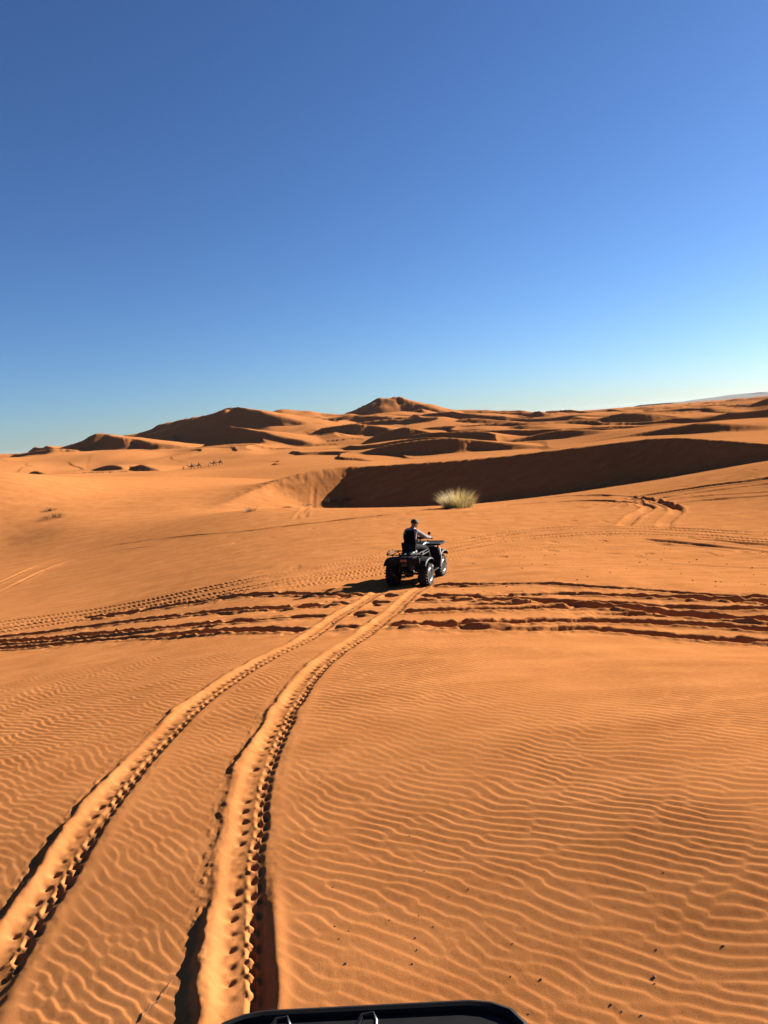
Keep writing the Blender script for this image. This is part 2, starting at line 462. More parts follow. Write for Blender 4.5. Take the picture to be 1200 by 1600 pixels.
# fresh quad tracks: low berm on the left, smeared lug prints, ragged trough on the right
for k, (m, sd, ss) in enumerate(tracks):
    x, y = GX[m], GY[m]
    r = np.hypot(x, y)
    big = 0.40 + 0.60 * sstep(8.5, 4, r)
    n1 = vnoise(ss / .55, ss * 0 + k * 7.7, 101 + k); n2 = vnoise(ss / .9, ss * 0 + k * 5.1, 105 + k); n3 = vnoise(ss / .22, ss * 0 + k * 3.1, 107 + k)
    bm = np.clip(0.8 + 0.8 * n2 + .25 * n3, .25, 1.5)
    u = sd + 0.018 * vnoise(ss / .33, ss * 0, 108 + k)
    ub = u + .19 + .03 * n1 + .014 * n3 + 0.022 * fbm(x / .11, y / .11, 109 + k, 3)
    berm = 0.046 * bm * np.where(ub > 0, np.exp(-(ub / .085) ** 2), np.exp(-(ub / .040) ** 2))
    bed = -0.020 * (1 - sstep(.08, .17, np.abs(u)))
    sj = ss + .018 * vnoise(ss / .16, ss * 0 + 9.1 * k, 112) + .012 * fbm(x / .07, y / .07, 113, 2)
    f1 = (sj / .138) % 1.0; f2 = (sj / .138 + .5) % 1.0
    crisp = np.clip(.62 + .75 * vnoise(np.floor(sj / .138) * 7.31, ss * 0 + 2.7 + k, 114), .12, 1.25)
    crisp2 = np.clip(.65 + .7 * vnoise(np.floor(sj / .138 + .5) * 5.17, ss * 0 + 6.7 + k, 115), .12, 1.25)
    dim = -0.034 * crisp * np.exp(-((u + .045 + .012 * n3) / .034) ** 2) * np.exp(-((f1 - .5) / .19) ** 2)
    fb_ = ((sj - .5 * u) / .138 + .5) % 1.0
    bar = -0.013 * crisp2 * np.exp(-((u + .005) / .05) ** 2) * np.exp(-((fb_ - .5) / .17) ** 2)
    edge = .050 + 0.038 * (1 - f2) * crisp2 + .01 * n3
    deep = 0.004 + (0.036 if k else .008) * sstep(4.7, 3.8, r)
    trough = -deep * sstep(edge - .025, edge + .018, u) * (1 - sstep(.125, .185 + .045 * sstep(5.6, 3.9, r), u))
    lugs2 = -0.030 * crisp2 * np.exp(-((u - .072) / .024) ** 4) * np.exp(-((f2 - .5) / .25) ** 4) - 0.024 * crisp * np.exp(-((u - .132) / .022) ** 4) * np.exp(-((f1 - .4) / .25) ** 4)
    teeth = 0.013 * crisp2 * np.exp(-((u - edge + .02) / .02) ** 2) * (0.3 + 0.7 * np.exp(-((f2 - .2) / .25) ** 2))
    rb = (.004 + .012 * sstep(5.2, 4.0, r) * (1 if k else .4)) * np.exp(-((u - .225) / .05) ** 2) * bm
    crumb = .010 * np.clip(fbm(x / .045, y / .045, 116, 2), 0, 1) * np.exp(-((u + .26) / .07) ** 2) * sstep(12, 6, r)
    soft = .0032 * fbm(x / .06, y / .06, 118, 2) * sstep(.34, .2, np.abs(u + .03)) * sstep(12, 6, r)
    GZ[m] += (berm * big + bed + dim + bar + trough * (0.6 + .4 * big) + lugs2 + teeth + rb * big + crumb + soft)

# wind ripples ---------------------------------------------------------
def ripple_field():
    N, L = 1024, 16.384
    fx = np.fft.fftfreq(N, L / N)
    KX, KY = np.meshgrid(fx, fx, indexing='ij')
    rs = np.random.RandomState(5)
    k0 = 1 / 0.083; a0 = math.radians(50)
    kk = np.hypot(KX, KY); an = np.arctan2(KY, KX)
    da = (an - a0 + np.pi) % (2 * np.pi) - np.pi
    flt = np.exp(-((kk - k0) / (k0 * .17)) ** 2 - (da / math.radians(17)) ** 2)
    S = (rs.randn(N, N) + 1j * rs.randn(N, N)) * flt
    F = np.fft.ifft2(S)
    return F / np.abs(F).std(), N, L
RF, RN, RL = ripple_field()
def ripple(x, y):
    u = x + .15 * fbm(x / 1.7, y / 1.7, 121, 2) + .04 * fbm(x / .75, y / .75, 122, 1) + .022 * fbm(x / .35, y / .35, 123, 2); v = y + .15 * fbm(x / 1.7, y / 1.7, 125, 2) + .04 * fbm(x / .75, y / .75, 126, 1) + .022 * fbm(x / .35, y / .35, 127, 2)
    gx = (u / RL * RN) % RN; gy = (v / RL * RN) % RN
    xi = np.floor(gx).astype(int); yi = np.floor(gy).astype(int)
    fx = gx - xi; fy = gy - yi
    x0 = xi % RN; x1 = (xi + 1) % RN; y0 = yi % RN; y1 = (yi + 1) % RN
    c = (RF[x0, y0] * (1 - fx) + RF[x1, y0] * fx) * (1 - fy) + (RF[x0, y1] * (1 - fx) + RF[x1, y1] * fx) * fy
    ph = np.angle(c); am = np.clip(np.abs(c) / 1.0, 0, 1.25)
    f = (ph / (2 * np.pi)) % 1.0
    a = .75
    h = np.where(f < a, sstep(-.12, 1.12, f / a), sstep(-.12, 1.12, 1 - (f - a) / (1 - a))) * 2 - 1
    return h * (0.30 + 0.70 * am)
m = RR < 16.0
x, y = GX[m], GY[m]
r = np.hypot(x, y)
calm = np.ones(x.shape)
for mm, sd, ss in tracks:
    full = np.zeros(GX.shape); full[mm] = sstep(.40, .22, np.abs(sd + .02)); calm *= 1 - full[m]
calm *= 1 - np.clip(band[m] * 1.6, 0, 1)
amp = 0.0031 * (0.80 + 0.6 * fbm(x / 1.6, y / 1.6, 131, 2)) * sstep(16.5, 9.5, r) 
GZ[m] += calm * (amp * ripple(x, y) + 0.003 * fbm(x / .5, y / .5, 135, 2) + .0009 * fbm(x / .035, y / .035, 137, 2))

# old tyre tracks crossing the flat
TREADS = [
    ([(-40, 984), (0, 975), (150, 955), (300, 926), (450, 896), (600, 866), (700, 848), (800, 833), (900, 825), (1000, 825), (1100, 829), (1240, 836)], .036, 2),
    ([(-40, 992), (100, 971), (300, 938), (450, 908), (600, 879), (700, 859), (800, 843), (950, 833), (1100, 838), (1240, 848)], .03, 2),
    ([(420, 922), (540, 902), (640, 882), (720, 868), (800, 858), (900, 852)], .026, 2),
    ([(-30, 924), (50, 888), (100, 871), (150, 858), (200, 849), (290, 838), (420, 826), (560, 808), (640, 800), (700, 792)], .035, 1),
    ([(-30, 940), (40, 905), (100, 880), (170, 863), (250, 852)], .025, 1),
    ([(690, 797), (760, 787), (850, 778), (930, 774), (985, 777), (1030, 784), (1058, 796), (1044, 812), (1038, 826)], .13, 3),
    ([(720, 798), (800, 789), (900, 783), (980, 785), (1014, 793), (992, 806), (974, 822)], .11, 3),
    ([(900, 794), (985, 779), (1060, 767), (1130, 757), (1240, 742)], .26, 3),
    ([(960, 793), (1040, 777), (1120, 766), (1240, 751)], .19, 3),
    ([(1010, 786), (1100, 775), (1240, 766)], .10, 3), ([(1030, 790), (1120, 780), (1240, 772)], .08, 3),
    ([(430, 825), (520, 814), (600, 806), (660, 799), (690, 796)], .16, 3),
    ([(990, 842), (1080, 850), (1150, 858), (1240, 868)], .08, 3),
    ([(1050, 838), (1130, 846), (1240, 855)], .07, 3),
    ([(60, 950), (200, 912), (330, 880), (400, 850), (450, 838)], .015, 0),
    ([(640, 905), (760, 890), (900, 884), (1050, 882), (1240, 890)], .02, 0), ([(640, 898), (800, 880), (1000, 872), (1240, 880)], .015, 0),
    ([(462, 812), (475, 795), (490, 775), (503, 760)], .03, 0), ([(475, 810), (487, 793), (500, 772), (510, 758)], .03, 0),
    ([(900, 830), (1000, 812), (1100, 800), (1240, 788)], .015, 0),
]
for i, (pts, dep, kind) in enumerate(TREADS):
    P = carry_on(trace(pts, 5), pts)
    m = near_mask(P, .8)
    x, y = GX[m], GY[m]
    sd, ss, _ = polyd(x, y, P)
    L = ss.max()
    end = sstep(0, .8, ss) * sstep(0, .8, L - ss)
    if kind == 2:        # two chevron tread prints side by side
        d = 0
        for off in (-.32, .32):
            u = sd - off
            ch = ((ss + np.abs(u) * .9) / .16) % 1.0
            d = d + np.where(np.abs(u) < .2, -dep * (0.35 + .9 * (np.abs(ch - .5) < .26)), 0) + dep * .5 * np.exp(-((np.abs(u) - .25) / .04) ** 2)
    elif kind == 1:
        u = np.abs(sd + .04 * vnoise(ss / 1.0, ss * 0 + i, 151))
        ch = ((ss + u * .9) / .16) % 1.0
        d = -dep * (1 - sstep(.11, .2, u)) * (0.8 + .4 * (np.abs(ch - .5) < .25)) + dep * .8 * np.exp(-((u - .27) / .06) ** 2)
    elif kind == 3:      # deeper rut: steep far wall, loose near side
        s = sd + .05 * fbm(ss / .8, sd / .8, 153 + i, 2)
        d = -dep * np.where(s < 0, 1 - sstep(.16, .28, -s), 1 - sstep(.05, .42, s)) * (.75 + .5 * vnoise(ss / .9, ss * 0 + i, 157)) + dep * .35 * np.exp(-((np.abs(s) - .40) / .10) ** 2)
    else:
        u = np.abs(sd)
        d = -dep * np.exp(-(u / .16) ** 2) + .6 * dep * np.exp(-((u - .3) / .09) ** 2)
    GZ[m] += d * end * (0.7 + .5 * vnoise(ss / 3, ss * 0, 161 + i))

# soft unevenness on the flat beyond the ruts and trampled crests farther off
m = (RR > 9) & (RR < 140)
x, y = GX[m], GY[m]; r = np.hypot(x, y)
GZ[m] += 0.012 * fbm(x / .7, y / .7, 171, 2) * sstep(9, 15, r) * (1 - .75 * sstep(-4, -12, x)) + 0.02 * fbm(x / 5, y / 5, 175, 2) * sstep(12, 30, r) * (1 - .6 * sstep(-4, -12, x)) - 0.03 * sstep(-11, -5, x) * sstep(.72, .95, vnoise(x / .6, y / .6, 177)) * sstep(15, 20, r) * sstep(-.1, .4, vnoise(x / 6, y / 6, 179))

def ground_z(x, y):
    """height of the finished sheet (bilinear in the polar grid)"""
    r = math.hypot(x, y); t = math.atan2(x, y)
    i = int(np.clip(np.searchsorted(RR, r) - 1, 0, NR - 2)); j = int(np.clip(np.searchsorted(TH, t) - 1, 0, NT - 2))
    a = (r - RR[i]) / (RR[i + 1] - RR[i]); b = (t - TH[j]) / (TH[j + 1] - TH[j])
    return float((GZ[i, j] * (1 - b) + GZ[i, j + 1] * b) * (1 - a) + (GZ[i + 1, j] * (1 - b) + GZ[i + 1, j + 1] * b) * a)

def spot(px, py, hi=88.0):
    p = hit(px, py, hi=hi)
    return Vector((p[0], p[1], ground_z(p[0], p[1])))

# ------------------------------------------------------------------ materials
def new_mat(name):
    m = bpy.data.materials.new(name); m.use_nodes = True
    return m, m.node_tree.nodes, m.node_tree.links, m.node_tree.nodes['Principled BSDF']

def sand_material():
    m, n, l, b = new_mat('sand')
    b.inputs['Roughness'].default_value = 1.0
    b.inputs['Specular IOR Level'].default_value = 0.0
    if 'Diffuse Roughness' in b.inputs: b.inputs['Diffuse Roughness'].default_value = 0.15
    geo = n.new('ShaderNodeNewGeometry')
    def noise(scale, det, dim='3D'):
        t = n.new('ShaderNodeTexNoise'); t.inputs['Scale'].default_value = scale; t.inputs['Detail'].default_value = det
        l.new(geo.outputs['Position'], t.inputs['Vector']); return t
    big = noise(.045, 3); mid = noise(1.3, 4); fine = noise(210, 2)
    r1 = n.new('ShaderNodeMix'); r1.data_type = 'RGBA'
    r1.inputs['A'].default_value = (0.264, 0.1030, 0.0335, 1); r1.inputs['B'].default_value = (0.302, 0.122, 0.0425, 1)
    l.new(big.outputs['Fac'], r1.inputs['Factor'])
    r2 = n.new('ShaderNodeMix'); r2.data_type = 'RGBA'; r2.blend_type = 'MULTIPLY'; r2.inputs['Factor'].default_value = 1
    ramp = n.new('ShaderNodeValToRGB'); ramp.color_ramp.elements[0].position = .3; ramp.color_ramp.elements[1].position = .7
    ramp.color_ramp.elements[0].color = (.90, .88, .86, 1); ramp.color_ramp.elements[1].color = (1.04, 1.04, 1.04, 1)
    l.new(mid.outputs['Fac'], ramp.inputs[0]); l.new(r1.outputs['Result'], r2.inputs['A']); l.new(ramp.outputs[0], r2.inputs['B'])
    stm = n.new('ShaderNodeMapping'); stm.inputs['Rotation'].default_value = (0, 0, math.radians(-30)); stm.inputs['Scale'].default_value = (.5, 2.6, 1)
    stn = n.new('ShaderNodeTexNoise'); stn.inputs['Scale'].default_value = .9; stn.inputs['Detail'].default_value = 5; stn.inputs['Roughness'].default_value = .65
    l.new(geo.outputs['Position'], stm.inputs['Vector']); l.new(stm.outputs[0], stn.inputs['Vector'])
    strp = n.new('ShaderNodeValToRGB'); strp.color_ramp.elements[0].position = .36; strp.color_ramp.elements[1].position = .66
    strp.color_ramp.elements[0].color = (.89, .86, .83, 1); strp.color_ramp.elements[1].color = (1.05, 1.06, 1.08, 1)
    l.new(stn.outputs['Fac'], strp.inputs[0])
    r4 = n.new('ShaderNodeMix'); r4.data_type = 'RGBA'; r4.blend_type = 'MULTIPLY'; r4.inputs['Factor'].default_value = 1
    l.new(r2.outputs['Result'], r4.inputs['A']); l.new(strp.outputs[0], r4.inputs['B'])
    r2 = r4
    r3 = n.new('ShaderNodeMix'); r3.data_type = 'RGBA'; r3.blend_type = 'MULTIPLY'; r3.inputs['Factor'].default_value = 1
    ramp2 = n.new('ShaderNodeValToRGB'); ramp2.color_ramp.elements[0].position = .3; ramp2.color_ramp.elements[1].position = .7
    ramp2.color_ramp.elements[0].color = (.82, .80, .78, 1); ramp2.color_ramp.elements[1].color = (1.1, 1.1, 1.1, 1)
    l.new(fine.outputs['Fac'], ramp2.inputs[0]); l.new(r2.outputs['Result'], r3.inputs['A']); l.new(ramp2.outputs[0], r3.inputs['B'])
    l.new(r3.outputs['Result'], b.inputs['Base Color'])
    bump = n.new('ShaderNodeBump'); bump.inputs['Strength'].default_value = 0.5; bump.inputs['Distance'].default_value = 0.004
    l.new(fine.outputs['Fac'], bump.inputs['Height'])
    l.new(bump.outputs[0], b.inputs['Normal'])
    return m
SAND = sand_material()

def grid_mesh(name, i0, i1, mat):
    nr = i1 - i0
    co = np.stack([GX[i0:i1], GY[i0:i1], GZ[i0:i1]], -1).reshape(-1, 3).astype(np.float32)
    idx = np.arange(nr * NT).reshape(nr, NT)
    q = np.stack([idx[:-1, :-1], idx[:-1, 1:], idx[1:, 1:], idx[1:, :-1]], -1).reshape(-1, 4)[:, ::-1]
    me = bpy.data.meshes.new(name)
    me.vertices.add(len(co)); me.vertices.foreach_set('co', co.ravel())
    me.loops.add(q.size); me.loops.foreach_set('vertex_index', q.ravel().astype(np.int32))
    me.polygons.add(len(q)); me.polygons.foreach_set('loop_start', (np.arange(len(q)) * 4).astype(np.int32))
    me.polygons.foreach_set('use_smooth', np.ones(len(q), bool))
    me.update(calc_edges=True)
    me.materials.append(mat)
    o = bpy.data.objects.new(name, me); COL.objects.link(o)
    return o
IS = int(np.searchsorted(RR, 118.0))
g1 = grid_mesh('sand_ground', 0, IS + 1, SAND); g1['kind'] = 'structure'
g2 = grid_mesh('sand_dunes', IS, NR, SAND); g2['kind'] = 'structure'
print('GRID', NR, NT, NR * NT * 2)
# ------------------------------------------------------------------ object helpers
def plain(name, col, rough=.6, metal=0.0, spec=.4, var=.15, scale=30.0, coat=0.0):
    m, n, l, b = new_mat(name)
    b.inputs['Roughness'].default_value = rough; b.inputs['Metallic'].default_value = metal
    b.inputs['Specular IOR Level'].default_value = spec
    b.inputs['Coat Weight'].default_value = coat
    tc = n.new('ShaderNodeTexCoord'); t = n.new('ShaderNodeTexNoise'); t.inputs['Scale'].default_value = scale; t.inputs['Detail'].default_value = 4
    l.new(tc.outputs['Object'], t.inputs['Vector'])
    r = n.new('ShaderNodeValToRGB'); r.color_ramp.elements[0].position = .3; r.color_ramp.elements[1].position = .72
    r.color_ramp.elements[0].color = tuple(c * (1 - var) for c in col) + (1,); r.color_ramp.elements[1].color = tuple(min(1, c * (1 + var)) for c in col) + (1,)
    l.new(t.outputs['Fac'], r.inputs[0]); l.new(r.outputs[0], b.inputs['Base Color'])
    return m

def dusty(name, col, rough, spec=.4, amount=.5, coat=0.0):
    """black plastic or rubber with pale sand dust in patches"""
    m, n, l, b = new_mat(name)
    b.inputs['Roughness'].default_value = rough; b.inputs['Specular IOR Level'].default_value = spec; b.inputs['Coat Weight'].default_value = coat
    tc = n.new('ShaderNodeTexCoord'); t = n.new('ShaderNodeTexNoise'); t.inputs['Scale'].default_value = 9; t.inputs['Detail'].default_value = 6
    l.new(tc.outputs['Object'], t.inputs['Vector'])
    r = n.new('ShaderNodeValToRGB'); r.color_ramp.elements[0].position = .48; r.color_ramp.elements[1].position = .8
    r.color_ramp.elements[0].color = (0, 0, 0, 1); r.color_ramp.elements[1].color = (amount, amount, amount, 1)
    mx = n.new('ShaderNodeMix'); mx.data_type = 'RGBA'; mx.inputs['A'].default_value = col + (1,); mx.inputs['B'].default_value = (.20, .105, .05, 1)
    l.new(t.outputs['Fac'], r.inputs[0]); l.new(r.outputs[0], mx.inputs['Factor']); l.new(mx.outputs['Result'], b.inputs['Base Color'])
    return m

M = {
    'black_plastic': dusty('black_plastic', (.004, .004, .0045), .6, .12, .03),
    'gloss_black': dusty('gloss_black', (.004, .004, .005), .38, .2, .02),
    'rubber': dusty('rubber', (.006, .006, .006), .8, .2, .09),
    'dark_metal': plain('dark_metal', (.02, .02, .021), .45, .6),
    'alloy': plain('alloy', (.30, .30, .31), .35, .9),
    'silver': plain('silver', (.30, .30, .31), .38, .7),
    'grey_plastic': plain('grey_plastic', (.07, .07, .073), .45),
    'red_lens': plain('red_lens', (.16, .02, .015), .25, 0, .5),
    'plate_white': plain('plate_white', (.22, .22, .21), .5),
    'seat_vinyl': plain('seat_vinyl', (.011, .011, .012), .55),
    'skin': plain('skin', (.16, .075, .045), .6),
    'hair': plain('hair', (.008, .006, .005), .7),
    'vest': plain('vest', (.0035, .0035, .0045), .95, spec=.05),
    'hoodie': plain('hoodie', (.14, .136, .145), .95, spec=.1),
    'trousers': plain('trousers', (.008, .008, .010), .95, spec=.1),
    'shoe': plain('shoe', (.24, .23, .22), .7),
    'cap': plain('cap', (.012, .010, .010), .85),
    'camel': plain('camel', (.022, .012, .008), .95),
    'saddle': plain('saddle', (.035, .014, .012), .95),
    'robe_dark': plain('robe_dark', (.014, .012, .018), .95),
    'robe_pale': plain('robe_pale', (.42, .37, .30), .95),
    'straw': plain('straw', (.42, .31, .125), .75, var=.3, scale=6),
    'green_straw': plain('green_straw', (.125, .115, .035), .75, var=.3, scale=6),
    'scrub': plain('scrub', (.055, .034, .016), .9, var=.3, scale=6),
    'grey_scrub': plain('grey_scrub', (.12, .085, .05), .9, var=.3, scale=6),
    'pebble': plain('pebble', (.055, .026, .014), .9, var=.4, scale=60),
    'clod': plain('clod', (.24, .095, .034), 1.0, spec=0, var=.15, scale=60),
    'twig': plain('twig', (.12, .055, .025), .9),
    'rock': plain('rock', (.035, .028, .026), .95, spec=.1, var=.3, scale=.004),
}

for k in ('straw', 'green_straw', 'scrub', 'grey_scrub'):     # thin dry blades let some light through
    nt = M[k].node_tree; b_ = nt.nodes['Principled BSDF']; out = nt.nodes['Material Output']
    tr = nt.nodes.new('ShaderNodeBsdfTranslucent'); mx = nt.nodes.new('ShaderNodeMixShader'); mx.inputs[0].default_value = .35
    nt.links.new(b_.inputs['Base Color'].links[0].from_socket, tr.inputs['Color'])
    nt.links.new(b_.outputs[0], mx.inputs[1]); nt.links.new(tr.outputs[0], mx.inputs[2]); nt.links.new(mx.outputs[0], out.inputs['Surface'])

def add_box(bm, c, s, bev=0.0, rot=None):
    r = bmesh.ops.create_cube(bm, size=1.0)
    vs_ = r['verts']
    bmesh.ops.scale(bm, vec=s, verts=vs_)
    if bev > 0:
        es = list({e for v in vs_ for e in v.link_edges})
        g = bmesh.ops.bevel(bm, geom=es, offset=bev, segments=2, profile=.6, affect='EDGES')
        vs_ = list({v for f in g['faces'] for v in f.verts} | {v for v in vs_ if v.is_valid})
    if rot is not None: bmesh.ops.rotate(bm, cent=(0, 0, 0), matrix=Euler(rot).to_matrix(), verts=vs_)
    bmesh.ops.translate(bm, vec=c, verts=vs_)
    return vs_

def add_tube(bm, pts, rad, seg=8, close=False):
    pts = [Vector(p) for p in pts]; n = len(pts)
    rads = rad if isinstance(rad, (list, tuple)) else [rad] * n
    rings = []
    up = Vector((0, 0, 1))
    for i, p in enumerate(pts):
        a = pts[(i - 1) % n] if (i > 0 or close) else p
        b = pts[(i + 1) % n] if (i < n - 1 or close) else p
        t = (b - a).normalized()
        u = t.cross(up)
        if u.length < .1: u = t.cross(Vector((1, 0, 0)))
        u.normalize(); v = t.cross(u).normalized()
        rings.append([bm.verts.new(p + (u * math.cos(2 * math.pi * k / seg) + v * math.sin(2 * math.pi * k / seg)) * rads[i]) for k in range(seg)])
    m = n if close else n - 1
    for i in range(m):
        A, B = rings[i], rings[(i + 1) % n]
        for k in range(seg):
            bm.faces.new((A[k], A[(k + 1) % seg], B[(k + 1) % seg], B[k]))
    if not close:
        bm.faces.new(rings[0][::-1]); bm.faces.new(rings[-1])

def add_lathe(bm, prof, axis='X', c=(0, 0, 0), seg=28):
    """profile of (along axis, radius)"""
    c = Vector(c); rings = []
    for a, r in prof:
        ring = []
        for k in range(seg):
            t = 2 * math.pi * k / seg
            p = (a, r * math.cos(t), r * math.sin(t)) if axis == 'X' else ((r * math.cos(t), a, r * math.sin(t)) if axis == 'Y' else (r * math.cos(t), r * math.sin(t), a))
            ring.append(bm.verts.new(c + Vector(p)))
        rings.append(ring)
    for A, B in zip(rings[:-1], rings[1:]):
        for k in range(seg):
            bm.faces.new((A[k], A[(k + 1) % seg], B[(k + 1) % seg], B[k]))
    for R, f in ((rings[0], 1), (rings[-1], 0)):
        if f: bm.faces.new(R[::-1])
        else: bm.faces.new(R)

def add_loft(bm, secs):
    """sections: lists of points with equal counts, lofted and capped"""
    rings = [[bm.verts.new(p) for p in s] for s in secs]
    n = len(rings[0])
    for A, B in zip(rings[:-1], rings[1:]):
        for k in range(n):
            bm.faces.new((A[k], A[(k + 1) % n], B[(k + 1) % n], B[k]))
    bm.faces.new(rings[0][::-1]); bm.faces.new(rings[-1])

def rrect(w, h, r, n=4):
    out = []
    for cx, cy, a0 in ((w / 2 - r, h / 2 - r, 0), (-w / 2 + r, h / 2 - r, 90), (-w / 2 + r, -h / 2 + r, 180), (w / 2 - r, -h / 2 + r, 270)):
        for k in range(n + 1):
            a = math.radians(a0 + 90 * k / n); out.append((cx + r * math.cos(a), cy + r * math.sin(a)))
    return out

def link(name, me, parent=None):
    o = bpy.data.objects.new(name, me); COL.objects.link(o)
    if parent: o.parent = parent
    return o

def obj(name, bm, mat, parent=None, smooth=True):
    bmesh.ops.recalc_face_normals(bm, faces=bm.faces)
    me = bpy.data.meshes.new(name); bm.to_mesh(me); bm.free()
    for p in me.polygons: p.use_smooth = smooth
    if smooth and hasattr(me, 'set_sharp_from_angle'): me.set_sharp_from_angle(angle=math.radians(42))
    me.materials.append(mat)
    return link(name, me, parent)

def tag(o, label, cat, group=None):
    o['label'] = label; o['category'] = cat
    if group: o['group'] = group
    return o

def thing(name, label, cat, loc=(0, 0, 0), rotz=0, group=None):
    o = bpy.data.objects.new(name, None); COL.objects.link(o)
    o.empty_display_size = .2; o.location = loc; o.rotation_euler = (0, 0, rotz)
    return tag(o, label, cat, group)

def dup(root, loc, rot, label, group=None):
    r = root.copy(); COL.objects.link(r); r.location = loc; r.rotation_euler = rot
    r['label'] = label
    if group: r['group'] = group
    for ch in list(root.children):
        c = ch.copy(); COL.objects.link(c); c.parent = r
        for g in list(ch.children):
            d = g.copy(); COL.objects.link(d); d.parent = c
    return r

def skin(name, verts, edges, rad, mat, parent=None, root=0, sub=2):
    me = bpy.data.meshes.new(name); me.from_pydata([tuple(v) for v in verts], edges, [])
    o = link(name, me)
    md = o.modifiers.new('skin', 'SKIN'); md.use_smooth_shade = True
    for i, v in enumerate(me.skin_vertices[0].data):
        r = rad[i]; v.radius = r if isinstance(r, tuple) else (r, r); v.use_root = (i == root)
    if sub:
        sd = o.modifiers.new('sub', 'SUBSURF'); sd.levels = sub; sd.render_levels = sub
    dg = bpy.context.evaluated_depsgraph_get()
    m2 = bpy.data.meshes.new_from_object(o.evaluated_get(dg)); m2.name = name
    bpy.data.objects.remove(o); bpy.data.meshes.remove(me)
    m2.materials.clear(); m2.materials.append(mat)
    for p in m2.polygons: p.use_smooth = True
    return link(name, m2, parent)

# ------------------------------------------------------------------ quad bike
def make_quad(label, group):
    T = thing('quad_bike', label, 'quad bike', group=group)
    BP, DM = M['black_plastic'], M['dark_metal']
    WB, TR, R = .64, .44, .305
    # wheels: tyre with lug blocks, rim, hub
    for sy in (-1, 1):
        for sx in (-1, 1):
            w = .255 if sy < 0 else .21
            bm = bmesh.new()
            prof = [(-w / 2 + .03, .155), (-w / 2, .19), (-w / 2, .245), (-w / 2 + .035, .283), (0, .292), (w / 2 - .035, .283), (w / 2, .245), (w / 2, .19), (w / 2 - .03, .155)]
            add_lathe(bm, prof, 'X', (0, 0, 0), 32)
            for k in range(22):
                a = 2 * math.pi * k / 22
                for s in (-1, 1):
                    vs_ = add_box(bm, (s * w * .24, 0, .288), (w * .40, .036, .034), 0, (0, 0, s * .45))
                    bmesh.ops.rotate(bm, cent=(0, 0, 0), matrix=Matrix.Rotation(a + s * .07, 3, 'X'), verts=vs_)
                    vs_ = add_box(bm, (s * (w * .5 - .012), 0, .262), (.03, .04, .04))
                    bmesh.ops.rotate(bm, cent=(0, 0, 0), matrix=Matrix.Rotation(a + s * .07, 3, 'X'), verts=vs_)
            ty = obj('tyre', bm, M['rubber'], None)
            root = bpy.data.objects.new('wheel', None)
            wl = bmesh.new()
            o_ = sx * w / 2
            add_lathe(wl, [(o_ - sx * .015, .165), (o_ - sx * .012, .150), (o_ - sx * .05, .140), (o_ - sx * .06, .05), (o_ - sx * .01, .045), (o_ - sx * .005, .0005)] , 'X', (0, 0, 0), 28)
            whl = obj('wheel', wl, M['dark_metal'], T)
            whl.location = (sx * TR, sy * WB, R - .005)
            bpy.data.objects.remove(root)
            ty.parent = whl
            rb = bmesh.new()
            for k in range(7):
                a = 2 * math.pi * k / 7
                vs_ = add_box(rb, (o_ - sx * .028, 0, .095), (.018, .030, .10), .004)
                bmesh.ops.rotate(rb, cent=(0, 0, 0), matrix=Matrix.Rotation(a, 3, 'X'), verts=vs_)
            add_tube(rb, [(o_ - sx * .008, .156 * math.cos(t), .156 * math.sin(t)) for t in [2 * math.pi * q / 28 for q in range(28)]], .009, 6, True)
            obj('rim', rb, M['alloy'], whl)
    # chassis tubes, engine, axle
    bm = bmesh.new()
    for s in (-1, 1):
        add_tube(bm, [(s * .16, -.80, .62), (s * .17, -.62, .40), (s * .17, -.30, .33), (s * .17, .35, .33), (s * .15, .72, .45), (s * .15, .88, .66)], .021)
        add_tube(bm, [(s * .14, -.85, .66), (s * .13, -.3, .70), (s * .12, .3, .74), (s * .12, .8, .68)], .019)
        add_tube(bm, [(s * .13, .62, .38), (s * .36, .64, .31)], .02); add_tube(bm, [(s * .13, .52, .34), (s * .36, .64, .28)], .018)
        add_tube(bm, [(s * .13, -.58, .38), (s * .36, -.64, .31)], .022); add_tube(bm, [(s * .13, -.74, .33), (s * .36, -.65, .28)], .018)
    obj('frame', bm, DM, T)
    bm = bmesh.new()
    add_lathe(bm, [(-.40, .03), (-.1, .03), (-.09, .085), (.09, .085), (.1, .03), (.40, .03)], 'X', (0, -.64, .31), 16)
    obj('axle', bm, DM, T)
    bm = bmesh.new()
    add_box(bm, (0, -.05, .48), (.34, .52, .30), .03); add_box(bm, (.02, .05, .64), (.20, .22, .12), .02)
    for k in range(5): add_box(bm, (.02, .05, .585 + .022 * k), (.24, .26, .007))
    add_lathe(bm, [(-.22, .11), (-.17, .12), (.17, .12), (.22, .11)], 'X', (0, -.12, .45), 20)
    obj('engine', bm, M['grey_plastic'], T)
    for s in (-1, 1):
        for y0, y1 in ((-.62, -.55), (.62, .52)):
            bm = bmesh.new()
            add_tube(bm, [(s * .30, y0, .33), (s * .20, y1, .68)], .016)
            c0, c1 = Vector((s * .28, y0 + (y1 - y0) * .2, .40)), Vector((s * .215, y0 + (y1 - y0) * .85, .63))
            add_tube(bm, [c0 + (c1 - c0) * (i / 60) + Vector((math.cos(i * .75) * .036, math.sin(i * .75) * .036, 0)) for i in range(61)], .006, 5)
            obj('shock_absorber', bm, M['grey_plastic'], T)
    bm = bmesh.new()
    add_tube(bm, [(.12, .10, .50), (.20, -.20, .46), (.20, -.45, .50)], .022)
    add_lathe(bm, [(-.98, .03), (-.97, .062), (-.52, .072), (-.48, .03)], 'Y', (.20, 0, .53), 18)
    obj('exhaust', bm, DM, T)
